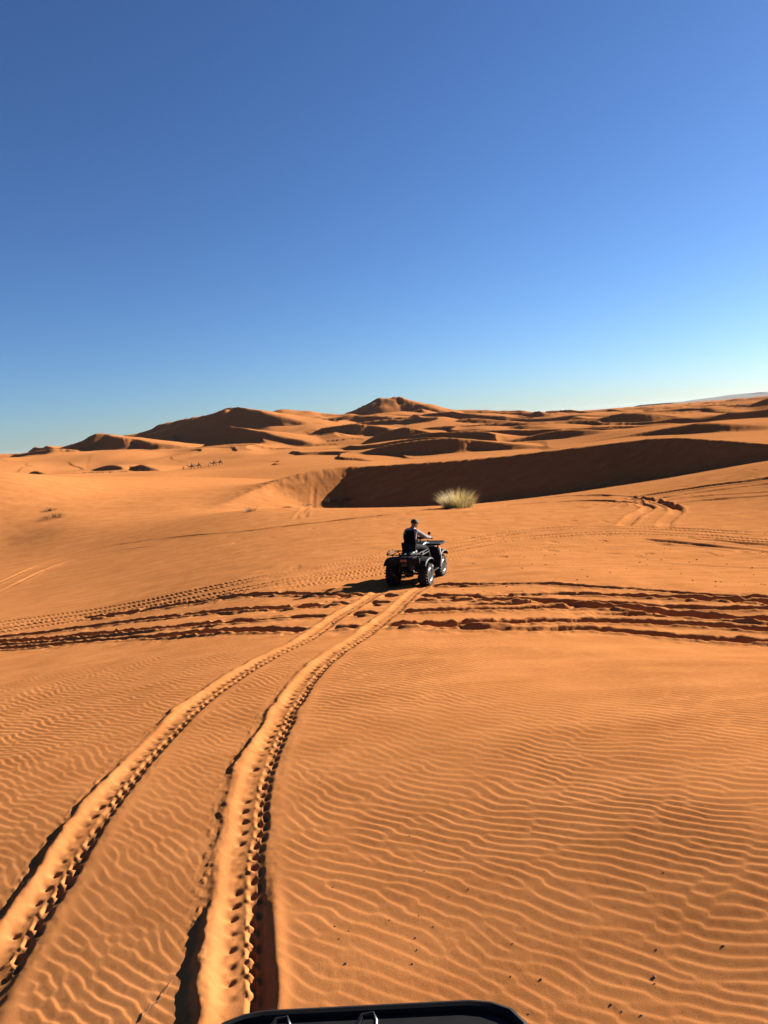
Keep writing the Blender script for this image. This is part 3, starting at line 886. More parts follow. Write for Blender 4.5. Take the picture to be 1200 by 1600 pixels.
    # bodywork
    def fender(y0, y1, front):
        """half-barrel mudguards on both sides joined by a deck"""
        parts = bmesh.new()
        yc = (y0 + y1) / 2
        for s in (-1, 1):
            secs = []
            n = 9
            for k in range(n):
                a = math.pi * (0.02 + .90 * k / (n - 1)) if front else math.pi * (.10 + .88 * k / (n - 1))
                yy = yc - math.cos(a) * (y1 - y0) / 2
                zz = .50 + math.sin(a) ** .7 * .245
                secs.append([(s * .20, yy, zz + .02), (s * .56, yy, zz - .015), (s * .575, yy, zz - .05), (s * .555, yy, zz - .045), (s * .20, yy, zz - .012)])
            add_loft(parts, secs)
        return parts
    bm = fender(-1.02, -.26, False)
    add_box(bm, (0, -.66, .765), (.46, .66, .06), .02)
    add_box(bm, (0, -.985, .70), (.84, .07, .15), .03, None)
    obj('rear_fender', bm, BP, T)
    bm = fender(.30, 1.04, True)
    add_box(bm, (0, .74, .765), (.44, .56, .06), .02)
    obj('front_fender', bm, BP, T)
    for s in (-1, 1):
        bm = bmesh.new()       # tall splash shield behind the front wheel
        add_loft(bm, [[(s * .20, .20, .36), (s * .55, .26, .33), (s * .55, .30, .33), (s * .20, .25, .36)],
                      [(s * .20, .26, .60), (s * .565, .31, .56), (s * .565, .35, .56), (s * .20, .31, .60)],
                      [(s * .18, .30, .86), (s * .50, .36, .84), (s * .50, .41, .84), (s * .18, .36, .86)]])
        sh = obj('splash_shield', bm, BP, T)
        bm = bmesh.new()
        add_loft(bm, [[(s * .548, .295, .33), (s * .566, .295, .33), (s * .566, .335, .33), (s * .548, .335, .33)],
                      [(s * .562, .345, .56), (s * .582, .345, .56), (s * .582, .39, .56), (s * .562, .39, .56)],
                      [(s * .500, .405, .84), (s * .522, .405, .84), (s * .522, .45, .84), (s * .500, .45, .84)]])
        obj('trim_strip', bm, M['silver'], sh)
        bm = bmesh.new()       # footboard with ribs
        add_box(bm, (s * .37, .0, .305), (.32, .50, .03), .01)
        for k in range(6): add_box(bm, (s * .37, -.20 + .08 * k, .325), (.28, .02, .018))
        add_loft(bm, [[(s * .22, -.28, .31), (s * .52, -.28, .31), (s * .52, -.25, .31), (s * .22, -.25, .31)], [(s * .24, -.36, .56), (s * .50, -.36, .56), (s * .50, -.33, .56), (s * .24, -.33, .56)]])
        obj('footboard', bm, M['black_plastic'], T)
    bm = bmesh.new()
    secs = []
    for y, w, z0, z1 in ((-.78, .26, .79, .83), (-.70, .33, .79, .885), (-.45, .35, .78, .895), (-.10, .31, .76, .865), (.12, .24, .76, .875), (.22, .20, .78, .90)):
        secs.append([(x, y, (z0 + z1) / 2 + z) for x, z in rrect(w, z1 - z0, min(.035, (z1 - z0) / 2.2))])
    add_loft(bm, secs); obj('seat', bm, M['seat_vinyl'], T)
    bm = bmesh.new()
    secs = []
    for y, w, z0, z1 in ((.16, .20, .70, .90), (.30, .28, .68, .97), (.50, .30, .68, .985), (.70, .30, .70, .93), (.84, .30, .70, .85)):
        secs.append([(x, y, (z0 + z1) / 2 + z) for x, z in rrect(w, z1 - z0, .05)])
    add_loft(bm, secs)
    for s in (-1, 1): add_box(bm, (s * .16, .12, .66), (.03, .46, .22), .01)
    obj('tank_cover', bm, M['gloss_black'], T)
    # rear panel with lamp, plate and tow hitch
    bm = bmesh.new(); add_box(bm, (0, -1.028, .715), (.17, .03, .07), .012)
    obj('tail_light', bm, M['red_lens'], T)
    bm = bmesh.new(); add_box(bm, (0, -1.012, .60), (.14, .012, .085), .004)
    obj('plate_holder', bm, DM, T)
    bm = bmesh.new(); add_box(bm, (0, -.86, .37), (.05, .20, .05), .006); add_lathe(bm, [(.395, .012), (.425, .02), (.445, .028), (.465, .02), (.475, .004)], 'Z', (0, -.93, 0), 14)
    obj('tow_hitch', bm, DM, T)
    # racks
    bm = bmesh.new()
    loop = [(x, -.68 + y, .855) for x, y in rrect(.96, .66, .09, 5)]
    add_tube(bm, loop, .015, 8, True)
    for k in range(5):
        x = -.32 + .16 * k; add_tube(bm, [(x, -1.00, .857), (x, -.36, .857)], .010, 7)
    for s in (-1, 1):
        for y in (-.92, -.44): add_tube(bm, [(s * .36, y, .855), (s * .30, y + .02, .75)], .012, 7)
    add_tube(bm, [(-.48, -.93, .865), (-.48, -.78, .925), (-.48, -.52, .925), (-.48, -.42, .865)], .011, 7); add_tube(bm, [(.48, -.93, .865), (.48, -.78, .925), (.48, -.52, .925), (.48, -.42, .865)], .011, 7)
    obj('rear_rack', bm, M['black_plastic'], T)
    bm = bmesh.new()
    def outline(w, y0, y1, cx, cy):
        return [(-w, y0), (w, y0), (w, y1 - cy), (w - cx * .25, y1 - cy * .42), (w - cx * .6, y1 - cy * .12), (w - cx, y1), (-w + cx, y1), (-w + cx * .6, y1 - cy * .12), (-w + cx * .25, y1 - cy * .42), (-w, y1 - cy)]
    loop = [(x, y, .905) for x, y in outline(.52, .46, 1.03, .17, .10)]
    add_tube(bm, loop, .017, 8, True)
    add_loft(bm, [[(x, y, .868) for x, y in outline(.507, .47, 1.018, .165, .097)], [(x, y, .903) for x, y in outline(.515, .465, 1.026, .168, .099)]])
    for s in (-1, 1):
        for y in (.56, .92): add_tube(bm, [(s * .34, y, .90), (s * .30, y, .76)], .012, 7)
    obj('front_rack', bm, M['black_plastic'], T)
    for x in (-.27, .02):
        bm = bmesh.new()
        add_tube(bm, [(x - .03, .90, .905), (x - .028, .935, .932), (x - .012, .965, .940), (x + .022, .970, .940), (x + .034, .95, .934), (x + .034, .90, .905)], .0085, 8)
        obj('rack_hook', bm, M['gloss_black'], T)
    bm = bmesh.new()
    add_tube(bm, [(-.30, .96, .78), (-.30, 1.05, .70), (-.26, 1.08, .50), (-.18, 1.02, .36), (.18, 1.02, .36), (.26, 1.08, .50), (.30, 1.05, .70), (.30, .96, .78)], .018, 8)
    add_tube(bm, [(-.27, 1.075, .56), (.27, 1.075, .56)], .014, 8)
    obj('front_bumper', bm, DM, T)
    for s in (-1, 1):
        bm = bmesh.new(); add_lathe(bm, [(.97, .02), (.985, .05), (1.03, .062), (1.045, .055), (1.05, .002)], 'Y', (s * .20, 0, .665), 18)
        obj('headlight', bm, M['grey_plastic'], T)
    # steering
    hb = bmesh.new()
    add_tube(hb, [(0, .46, .92), (0, .36, 1.06)], .024)
    add_tube(hb, [(-.40, .17, 1.10), (-.27, .25, 1.12), (-.12, .34, 1.08), (.12, .34, 1.08), (.27, .25, 1.12), (.40, .17, 1.10)], .012)
    HB = obj('handlebar', hb, DM, T)
    for s in (-1, 1):
        bm = bmesh.new(); add_tube(bm, [(s * .29, .238, 1.118), (s * .41, .163, 1.098)], .018, 10); obj('grip', bm, M['rubber'], HB)
        bm = bmesh.new(); add_tube(bm, [(s * .25, .29, 1.115), (s * .31, .31, 1.112), (s * .41, .235, 1.10)], .007, 6); obj('brake_lever', bm, M['silver'], HB)
    bm = bmesh.new(); add_box(bm, (0, .40, 1.09), (.20, .10, .07), .02, None); obj('dashboard', bm, BP, HB)
    bm = bmesh.new()
    add_tube(bm, [(.20, .31, 1.10), (.26, .34, 1.19)], .006, 6); add_lathe(bm, [(-.012, .03), (.0, .045), (.014, .03)], 'Y', (.27, .35, 1.215), 14)
    obj('mirror', bm, DM, HB)
    return T

YAW = math.radians(-21.5)
q_rear = spot(641, 914)
fwd = Vector((math.sin(-YAW), math.cos(-YAW), 0)); rgt = Vector((fwd.y, -fwd.x, 0))
q_c = q_rear + fwd * .64

def seat_on_ground(c, yaw_f, yaw_r):
    hs = {}
    for sy in (-1, 1):
        for sx in (-1, 1):
            p = c + yaw_f * (.64 * sy) + yaw_r * (.44 * sx)
            hs[sx, sy] = max(ground_z(p.x + dx, p.y + dy) for dx in (-.05, 0, .05) for dy in (-.05, 0, .05))
    pitch = math.atan2((hs[1, 1] + hs[-1, 1] - hs[1, -1] - hs[-1, -1]) / 2, 1.28)
    roll = math.atan2((hs[-1, 1] + hs[-1, -1] - hs[1, 1] - hs[1, -1]) / 2, .88)
    return sum(hs.values()) / 4, pitch, roll

GROUP_Q = 'quad bikes out on the sand'
quad = make_quad('black quad bike seen from behind, driven by a man in a dark vest', GROUP_Q)
z, pit, rol = seat_on_ground(q_c, fwd, rgt)
quad.location = (q_c.x, q_c.y, z - .015)
quad.rotation_euler = Euler((pit * .8, rol * .8, YAW), 'XYZ')
bpy.context.view_layer.update()
QM = Matrix.LocRotScale(quad.location, quad.rotation_euler, None)

YAW2 = math.radians(-8.0)
f2v = Vector((math.sin(-YAW2), math.cos(-YAW2), 0)); r2v = Vector((f2v.y, -f2v.x, 0))
c2 = Vector((-0.27, 1.06, 0))
quad2 = dup(quad, (0, 0, 0), (0, 0, 0), 'black front rack of the near quad bike at the bottom edge', GROUP_Q)

# the near quad stands on the sand under the camera
z2, p2, ro2 = seat_on_ground(c2, f2v, r2v)
quad2.location = (c2.x, c2.y, z2 - .015)
quad2.rotation_euler = Euler((p2 * .6, ro2 * .6, YAW2), 'XYZ')
print('NEARQUAD', z2, p2, ro2)

# ------------------------------------------------------------------ the rider
def limb_hand(P, side, mat, parent):
    """palm with five bent fingers closed round the grip; P = wrist, grip centre"""
    w, g = P
    d = (g - w).normalized()
    ax = Vector((side * .82, -.52, -.12)).normalized()               # along the grip
    up = ax.cross(d).normalized()
    if up.z < 0: up = -up
    V, E, Rd = [], [], []
    def v(p, r): V.append(p); Rd.append(r); return len(V) - 1
    a = v(w, .026); b = v(w + (g - w) * .55 + up * .012, .032); E.append((a, b))
    for k, (o_, L) in enumerate(((-.030, .92), (-.010, 1.0), (.010, .96), (.030, .80))):
        base = g - d * .028 + ax * o_ + up * .018
        p1 = g + d * .012 * L + ax * o_ + up * .034 * L
        p2 = g + d * .036 * L + ax * o_ + up * .006
        p3 = g + d * .022 * L + ax * o_ - up * .026 * L
        i0 = v(base, .011); i1 = v(p1, .0095); i2 = v(p2, .0088); i3 = v(p3, .0078)
        E += [(b, i0), (i0, i1), (i1, i2), (i2, i3)]
    t0 = v(w + (g - w) * .6 - ax * .032, .012); t1 = v(g - ax * .045 - up * .012, .011); t2 = v(g + d * .018 - ax * .034 - up * .028, .009)
    E += [(b, t0), (t0, t1), (t1, t2)]
    return skin('hand', V, E, Rd, mat, parent, 0, 1)

rider = thing('person', 'person in a black vest, pale hoodie sleeves and dark cap riding the far quad bike', 'person')
rider.matrix_world = QM
J = {n: Vector(p) for n, p in dict(
    pelvis=(0, -.46, .985), belly=(0, -.435, 1.10), chest=(0.008, -.34, 1.285), neck=(.032, -.27, 1.435), head=(.066, -.22, 1.53), crown=(.070, -.222, 1.635),
    shL=(-.148, -.27, 1.365), elL=(-.275, -.05, 1.19), wrL=(-.352, .13, 1.12), shR=(.165, -.355, 1.365), elR=(.305, -.15, 1.20), wrR=(.36, .14, 1.125),
    hipL=(-.11, -.43, .975), knL=(-.28, -.02, .865), anL=(-.34, -.04, .42), toL=(-.36, .12, .365), hipR=(.11, -.43, .975), knR=(.29, -.01, .865), anR=(.36, -.02, .42), toR=(.38, .15, .365)).items()}
def chain(names, extra=None):
    return [J[n] for n in names]
def body_skin(name, spec, edges, mat, parent, root=0, sub=2):
    idx = {n: i for i, (n, r) in enumerate(spec)}
    return skin(name, [J[n] for n, r in spec], [(idx[a], idx[b]) for a, b in edges], [r for n, r in spec], mat, parent, root, sub)
core = [('pelvis', (.155, .115)), ('belly', (.15, .105)), ('chest', (.17, .115)), ('neck', .055), ('head', (.074, .088)), ('crown', (.066, .078)),
        ('shL', .058), ('elL', .043), ('wrL', .030), ('shR', .058), ('elR', .043), ('wrR', .030), ('hipL', .088), ('knL', .062), ('anL', .042), ('toL', .036), ('hipR', .088), ('knR', .062), ('anR', .042), ('toR', .036)]
edges = [('pelvis', 'belly'), ('belly', 'chest'), ('chest', 'neck'), ('neck', 'head'), ('head', 'crown'), ('chest', 'shL'), ('shL', 'elL'), ('elL', 'wrL'), ('chest', 'shR'), ('shR', 'elR'), ('elR', 'wrR'),
         ('pelvis', 'hipL'), ('hipL', 'knL'), ('knL', 'anL'), ('anL', 'toL'), ('pelvis', 'hipR'), ('hipR', 'knR'), ('knR', 'anR'), ('anR', 'toR')]
body_skin('body', core, edges, M['skin'], rider)
J['clL'] = J['shL'].lerp(J['chest'], .25); J['clR'] = J['shR'].lerp(J['chest'], .25)
J['hem'] = J['pelvis'] + Vector((0, 0, .03)); J['nk0'] = J['neck'] + Vector((0, -.012, -.005))
body_skin('hoodie', [('chest', (.185, .13)), ('belly', (.165, .125)), ('hem', (.172, .132)), ('nk0', .078), ('shL', .076), ('elL', .062), ('wrL', .044), ('shR', .076), ('elR', .062), ('wrR', .044)],
          [('chest', 'belly'), ('belly', 'hem'), ('chest', 'nk0'), ('chest', 'shL'), ('shL', 'elL'), ('elL', 'wrL'), ('chest', 'shR'), ('shR', 'elR'), ('elR', 'wrR')], M['hoodie'], rider)
J['hd0'] = J['neck'] + Vector((-.005, -.075, -.035)); J['hd1'] = J['neck'] + Vector((-.07, -.035, -.02)); J['hd2'] = J['neck'] + Vector((.07, -.03, -.02))
body_skin('hood', [('hd0', (.06, .045)), ('hd1', .042), ('hd2', .042)], [('hd0', 'hd1'), ('hd0', 'hd2')], M['hoodie'], rider)
J['v0'] = J['chest'] + Vector((0, 0, .075)); J['v1'] = J['hem'] + Vector((0, 0, .0))
J['vL'] = J['shL'] + Vector((.02, -.02, .0)); J['vR'] = J['shR'] + Vector((-.02, -.01, .0))
body_skin('vest', [('chest', (.20, .155)), ('belly', (.185, .15)), ('v1', (.19, .15)), ('v0', (.13, .11)), ('vL', .098), ('vR', .098)], [('chest', 'belly'), ('belly', 'v1'), ('chest', 'v0'), ('chest', 'vL'), ('chest', 'vR')], M['vest'], rider)
body_skin('trousers', [('pelvis', (.172, .13)), ('hipL', .105), ('knL', .080), ('anL', .062), ('hipR', .105), ('knR', .080), ('anR', .062)], [('pelvis', 'hipL'), ('hipL', 'knL'), ('knL', 'anL'), ('pelvis', 'hipR'), ('hipR', 'knR'), ('knR', 'anR')], M['trousers'], rider)
for s in 'LR':
    a, t = J['an' + s], J['to' + s]
    skin('shoe', [a + Vector((0, -.055, -.055)), a + Vector((0, .0, -.01)), a.lerp(t, .55) + Vector((0, 0, -.01)), t + Vector((0, .055, -.012))], [(0, 1), (1, 2), (2, 3)], [.045, .055, .05, .040], M['shoe'], rider, 1)
    limb_hand((J['wr' + s], Vector((.345 * (-1 if s == 'L' else 1), .203, 1.112))), -1 if s == 'L' else 1, M['skin'], rider)
# face, ears, hair, cap
hd = J['head']
fx = Vector((.72, .70, -.06)).normalized(); sx_ = Vector((.70, -.72, 0)).normalized()
bm = bmesh.new()
add_tube(bm, [hd + fx * .082 + Vector((0, 0, .035)), hd + fx * .112 + Vector((0, 0, -.004)), hd + fx * .088 + Vector((0, 0, -.014))], [.008, .015, .010], 8)
obj('nose', bm, M['skin'], rider)
for s in (-1, 1):
    bm = bmesh.new()
    add_tube(bm, [hd + sx_ * (.076 * s) + Vector((0, 0, .03)) - fx * .012, hd + sx_ * (.087 * s) + Vector((0, 0, .008)) - fx * .02, hd + sx_ * (.077 * s) + Vector((0, 0, -.022)) - fx * .008], [.010, .016, .008], 8)
    obj('ear', bm, M['skin'], rider)
    bm = bmesh.new(); bmesh.ops.create_uvsphere(bm, u_segments=10, v_segments=6, radius=.010, matrix=Matrix.Translation(hd + fx * .083 + sx_ * (.030 * s) + Vector((0, 0, .030))))
    obj('eye', bm, M['hair'], rider)
bm = bmesh.new()
add_tube(bm, [hd + fx * .084 - sx_ * .024 + Vector((0, 0, -.036)), hd + fx * .092 + Vector((0, 0, -.036)), hd + fx * .084 + sx_ * .024 + Vector((0, 0, -.036))], .005, 6)
obj('mouth', bm, M['hair'], rider)
skin('beard', [hd + fx * .060 + Vector((0, 0, -.062)), hd + sx_ * .052 + fx * .02 + Vector((0, 0, -.035)), hd - sx_ * .052 + fx * .02 + Vector((0, 0, -.035))], [(0, 1), (0, 2)], [.030, .022, .022], M['hair'], rider, 0, 2)
skin('hair', [hd - fx * .045 + Vector((0, 0, .0)), hd - fx * .035 + Vector((0, 0, -.055))], [(0, 1)], [(.075, .055), (.058, .03)], M['hair'], rider, 0, 2)
bm = bmesh.new()
cc = J['crown'] + Vector((0, 0, -.045))
add_lathe(bm, [(-.02, .094), (.015, .096), (.05, .086), (.075, .060), (.088, .02)], 'Z', cc, 20)
add_loft(bm, [[cc + fx * .07 + sx_ * x + Vector((0, 0, z_)) for x, z_ in ((-.07, -.010), (.07, -.010), (.07, -.002), (-.07, -.002))],
              [cc + fx * .13 + sx_ * x + Vector((0, 0, z_)) for x, z_ in ((-.058, -.016), (.058, -.016), (.058, -.008), (-.058, -.008))],
              [cc + fx * .162 + sx_ * x + Vector((0, 0, z_)) for x, z_ in ((-.026, -.022), (.026, -.022), (.026, -.014), (-.026, -.014))]])
obj('cap', bm, M['cap'], rider)

# ------------------------------------------------------------------ grass and scrub
def blades(n, rad, h, mat, name, parent, seed, spread=.9, width=.010, lean=.35):
    rs = np.random.RandomState(seed); bm = bmesh.new()
    for _ in range(n):
        a = rs.rand() * 2 * math.pi; rr = rad * math.sqrt(rs.rand())
        p = Vector((rr * math.cos(a), rr * math.sin(a), -.05))
        out = Vector((math.cos(a + rs.randn() * .5), math.sin(a + rs.randn() * .5), 0))
        L = h * (.55 + .5 * rs.rand()) * (1 - .35 * (rr / rad) ** 2); ln = spread * (rr / rad) * .8 + lean * rs.rand()
        w = width * (.6 + .8 * rs.rand())
        side = Vector((-out.y, out.x, 0)) * w
        prev = None
        for k in range(4):
            t = k / 3
            c = p + out * (ln * L * t ** 1.6) + Vector((0, 0, L * t * (1 - .22 * ln * t)))
            ww = (1 - t) ** .7
            cur = (bm.verts.new(c - side * ww), bm.verts.new(c + side * ww)) if k < 3 else (bm.verts.new(c),)
            if prev:
                if len(cur) == 2: bm.faces.new((prev[0], prev[1], cur[1], cur[0]))
                else: bm.faces.new((prev[0], prev[1], cur[0]))
            prev = cur
    me = bpy.data.meshes.new(name); bm.to_mesh(me); bm.free(); me.materials.append(mat)
    o = link(name, me, parent); o['kind'] = 'stuff'
    return o

p = spot(716, 793)
bush = thing('grass_tussock', 'large pale yellow dry grass tussock in front of the big shaded dune face', 'grass tussock', p)
blades(1000, .92, 1.42, M['straw'], 'straw_blades', bush, 3, .75, .011)
blades(90, .95, 1.75, M['straw'], 'tall_stalks', bush, 9, .55, .008, .5)
blades(460, .80, 1.2, M['green_straw'], 'green_blades', bush, 4, .7, .011)

def scrub(px, py, d, r, h, n, mat, label, group=None, seed=0, name='desert_shrub', lean=.5):
    if d is None: p = spot(px, py)
    else:
        w = ray(float(px), float(py)); p = Vector((w[0] * d, d, ground_z(w[0] * d, d)))
    o = thing(name, label, 'shrub', p, 0, group)
    blades(n, r, h, mat, 'twigs', o, 50 + seed, 1.1, .012 * max(1, p.y / 55), lean)
    return o
scrub(85, 808, None, .75, .55, 170, M['scrub'], 'lower and larger of two brown shrubs on the bright left slope', seed=1)
scrub(79, 797, None, .45, .42, 90, M['scrub'], 'upper and smaller of two brown shrubs on the bright left slope', seed=2)
scrub(392, 799, None, .30, .55, 60, M['scrub'], 'small lone dark shrub left of the dune bowl floor', seed=3)
scrub(446, 793, None, .65, .28, 120, M['scrub'], 'low brown shrub half buried at the foot of the lit bowl', seed=4)
scrub(478, 789, None, .55, .25, 100, M['grey_scrub'], 'flat grey brown shrub beside the tyre lines up the bowl', seed=5)
scrub(516, 784, None, .60, .62, 120, M['grey_scrub'], 'grey shrub at the left edge of the big dune shadow', seed=6)
scrub(546, 781, None, .55, .50, 100, M['grey_scrub'], 'second grey shrub, inside the left end of the big dune shadow', seed=7)
k = 0
for px, py, d in ((101, 724, 300), (116, 725, 300), (129, 724, 305), (141, 722, 310), (112, 730, 270), (137, 730, 270), (172, 746, 205), (192, 746, 205), (154, 752, 170), (237, 737, 270), (244, 735, 280)):
    scrub(px, py, d, 1.3 + .5 * (k % 3), .8 + .2 * (k % 2), 40, M['scrub'], 'tiny dark shrub dotting the far orange sand on the left', 'tiny shrubs on the far sand', 20 + k); k += 1

# ------------------------------------------------------------------ camels and their riders
def make_camel():
    V = [(0, 0, 1.45), (0, .55, 1.50), (0, -.55, 1.42), (0, -.02, 1.78), (0, .80, 1.45), (0, 1.15, 1.20), (0, 1.50, 1.35), (0, 1.72, 1.80), (0, 1.78, 2.02), (0, 2.02, 2.00), (0, 2.24, 1.90),
         (.20, .52, 1.28), (.20, .54, .82), (.20, .50, .42), (.20, .54, .04), (-.20, .52, 1.28), (-.20, .34, .84), (-.20, .30, .44), (-.20, .40, .04),
         (.20, -.58, 1.25), (.20, -.48, .90), (.20, -.66, .50), (.20, -.58, .04), (-.20, -.58, 1.25), (-.20, -.60, .90), (-.20, -.84, .52), (-.20, -.80, .05),
         (0, -.82, 1.35), (0, -.92, .95)]
    E = [(0, 1), (0, 2), (0, 3), (1, 4), (4, 5), (5, 6), (6, 7), (7, 8), (8, 9), (9, 10), (1, 11), (11, 12), (12, 13), (13, 14), (1, 15), (15, 16), (16, 17), (17, 18),
         (2, 19), (19, 20), (20, 21), (21, 22), (2, 23), (23, 24), (24, 25), (25, 26), (2, 27), (27, 28)]
    Rd = [.37, .33, .29, .20, .22, .15, .12, .11, .12, .095, .07, .15, .09, .065, .075, .15, .09, .065, .075, .17, .095, .06, .075, .17, .095, .06, .075, .06, .04]
    T = bpy.data.objects.new('camel', None); COL.objects.link(T)
    skin('body', V, E, Rd, M['camel'], T, 0, 1)
    bm = bmesh.new()
    add_loft(bm, [[(x, y, z0) for x, y in ((-.40, -.42), (.40, -.42), (.40, .42), (-.40, .42))] for z0 in (1.25,)] + [[(x, y, 1.74) for x, y in ((-.36, -.36), (.36, -.36), (.36, .36), (-.36, .36))], [(x, y, 1.96) for x, y in ((-.20, -.30), (.20, -.30), (.20, .30), (-.20, .30))]])
    obj('saddle_blanket', bm, M['saddle'], T)
    return T
def make_astride():
    T = bpy.data.objects.new('person', None); COL.objects.link(T)
    V = [(0, 0, .10), (0, .0, .35), (0, .02, .62), (0, .03, .74), (0, .04, .86), (0, .04, .96), (-.20, .02, .60), (-.28, .12, .36), (-.14, .30, .24), (.20, .02, .60), (.28, .12, .36), (.14, .30, .24),
         (-.20, .10, .06), (-.36, .28, -.22), (-.38, .20, -.60), (.20, .10, .06), (.36, .28, -.22), (.38, .20, -.60)]
    E = [(0, 1), (1, 2), (2, 3), (3, 4), (4, 5), (2, 6), (6, 7), (7, 8), (2, 9), (9, 10), (10, 11), (0, 12), (12, 13), (13, 14), (0, 15), (15, 16), (16, 17)]
    Rd = [.18, .17, .17, .07, .10, .08, .08, .06, .05, .08, .06, .05, .12, .09, .07, .12, .09, .07]
    skin('body', V, E, Rd, M['robe_dark'], T, 0, 1)
    bm = bmesh.new(); add_lathe(bm, [(.90, .10), (.94, .125), (.99, .12), (1.03, .06)], 'Z', (0, .04, 0), 12); obj('headscarf', bm, M['robe_dark'], T)
    return T
def make_walker(mat):
    T = bpy.data.objects.new('person', None); COL.objects.link(T)
    V = [(0, 0, .95), (0, 0, 1.2), (0, .02, 1.42), (0, .02, 1.52), (0, .03, 1.62), (0, .03, 1.70), (-.2, 0, 1.40), (-.25, -.06, 1.12), (-.24, .05, .86), (.2, 0, 1.40), (.25, .08, 1.13), (.24, .2, .90),
         (-.1, 0, .90), (-.1, .16, .50), (-.1, .14, .06), (.1, 0, .90), (.1, -.10, .5), (.1, -.24, .08)]
    E = [(0, 1), (1, 2), (2, 3), (3, 4), (4, 5), (2, 6), (6, 7), (7, 8), (2, 9), (9, 10), (10, 11), (0, 12), (12, 13), (13, 14), (0, 15), (15, 16), (16, 17)]
    Rd = [.16, .15, .15, .06, .09, .075, .07, .055, .04, .07, .055, .04, .11, .09, .06, .11, .09, .06]
    skin('body', V, E, Rd, mat, T, 0, 1)
    bm = bmesh.new(); add_lathe(bm, [(1.62, .10), (1.68, .12), (1.74, .11), (1.78, .05)], 'Z', (0, .03, 0), 12); obj('headscarf', bm, mat, T)
    return T
def far_spot(px, d):
    t = (px - 600) / 1110.0
    # sight plane through the measured column near the skyline
    w = ray(float(px), 731.0); x = w[0] * d
    return Vector((x, d, ground_z(x, d)))
camel0 = make_camel(); ride0 = make_astride()
GC, GR = 'camels of the caravan on the far ridge', 'riders on the far caravan camels'
spec = [(300.5, 301, 'leading camel of the far caravan, behind the walking guide', 'person riding the leading camel of the far caravan'),
        (311.5, 303, 'second camel of the far caravan, last of the front pair', 'person riding the second camel of the far caravan'),
        (335.5, 306, 'third camel of the far caravan, first after the gap', 'person riding the third camel of the far caravan'),
        (345.5, 308, 'last camel of the far caravan, rightmost of the line', 'person riding the last camel of the far caravan')]
for i, (px, d, l1, l2) in enumerate(spec):
    p = far_spot(px, d); rz = math.radians(93 + 4 * (i % 2))
    if i == 0:
        camel0.scale = (1.1, 1.04, .86); camel0.location = p; camel0.rotation_euler = (0, 0, rz); tag(camel0, l1, 'camel', GC)
        ride0.location = p + Vector((0, 0, 1.64)); ride0.rotation_euler = (0, 0, rz); tag(ride0, l2, 'person', GR)
    else:
        c = dup(camel0, p, (0, 0, rz), l1, GC); r_ = dup(ride0, p + Vector((0, 0, 1.64)), (0, 0, rz), l2, GR)
g = make_walker(M['robe_dark']); g.location = far_spot(286.5, 300); g.rotation_euler = (0, 0, math.radians(95)); tag(g, 'person in dark clothes walking ahead of the far caravan', 'person')
g = make_walker(M['robe_pale']); g.location = far_spot(326.5, 305); g.rotation_euler = (0, 0, math.radians(95)); tag(g, 'person in pale clothes walking in the gap of the far caravan', 'person')

# ------------------------------------------------------------------ pebbles, twigs, clods
def lump(name, size, seed, mat):
    rs = np.random.RandomState(seed); bm = bmesh.new()
    bmesh.ops.create_icosphere(bm, subdivisions=2, radius=1.0)
    ax = rs.rand(3) * .5 + .7
    for v in bm.verts:
        q = v.co.normalized()
        k = 1 + .18 * math.sin(3.1 * q.x + seed) + .15 * math.sin(4.3 * q.y + 2 * seed) + .12 * math.sin(5.2 * q.z + seed * 3) + .06 * rs.randn()
        v.co = Vector((q.x * ax[0] * k, q.y * ax[1] * k, q.z * .72 * ax[2] * k)) * size
    return obj(name, bm, mat, None)
PEB = [(1130, 1478, .019, 'largest-looking dark pebble near the right edge of the rippled foreground'), (1022, 1526, .021, 'dark angular pebble low in the right foreground, left of the edge pebble'), (845, 1531, .021, 'dark pebble just right of the near black quad rack')]
PEB2 = [(640, 1307, .012), (663, 1362, .010), (732, 1390, .011), (520, 1386, .013), (702, 1401, .008), (609, 1438, .012), (655, 1431, .012), (677, 1448, .009), (523, 1447, .013), (545, 1454, .009), (649, 1465, .011), (530, 1467, .009), (652, 1484, .011),
        (801, 1475, .010), (644, 1506, .011), (540, 1506, .015), (798, 1526, .011), (955, 1569, .011), (1026, 1483, .010), (1023, 1537, .010), (826, 1584, .010), (1037, 1363, .009), (463, 1188, .012), (500, 1222, .010), (120, 1388, .009), (972, 1580, .010), (1002, 1587, .013)]
for i, (px, py, r_, lab) in enumerate(PEB):
    r_ *= .36; o = lump('pebble', r_, 30 + i, M['pebble']); o.location = spot(px, py) + Vector((0, 0, r_ * .15)); tag(o, lab, 'pebble', 'dark pebbles on the rippled foreground')
for i, (px, py, r_) in enumerate(PEB2):
    r_ *= .5; o = lump('pebble', r_, 60 + i, M['pebble']); o.location = spot(px, py) + Vector((0, 0, r_ * .12)); tag(o, 'very small dark pebble scattered on the rippled foreground sand', 'pebble', 'dark pebbles on the rippled foreground')
def twig(pts, r_, label):
    P = [spot(a, b) + Vector((0, 0, .006 + .012 * (i % 2))) for i, (a, b) in enumerate(pts)]
    bm = bmesh.new(); add_tube(bm, P, [r_ * (1 - .6 * i / len(P)) for i in range(len(P))], 6)
    tag(obj('twig', bm, M['twig'], None), label, 'twig')
twig([(224, 1592), (238, 1574), (252, 1562), (264, 1548), (270, 1532)], .0026, 'thin dark curved twig in the sand left of the right tyre track')

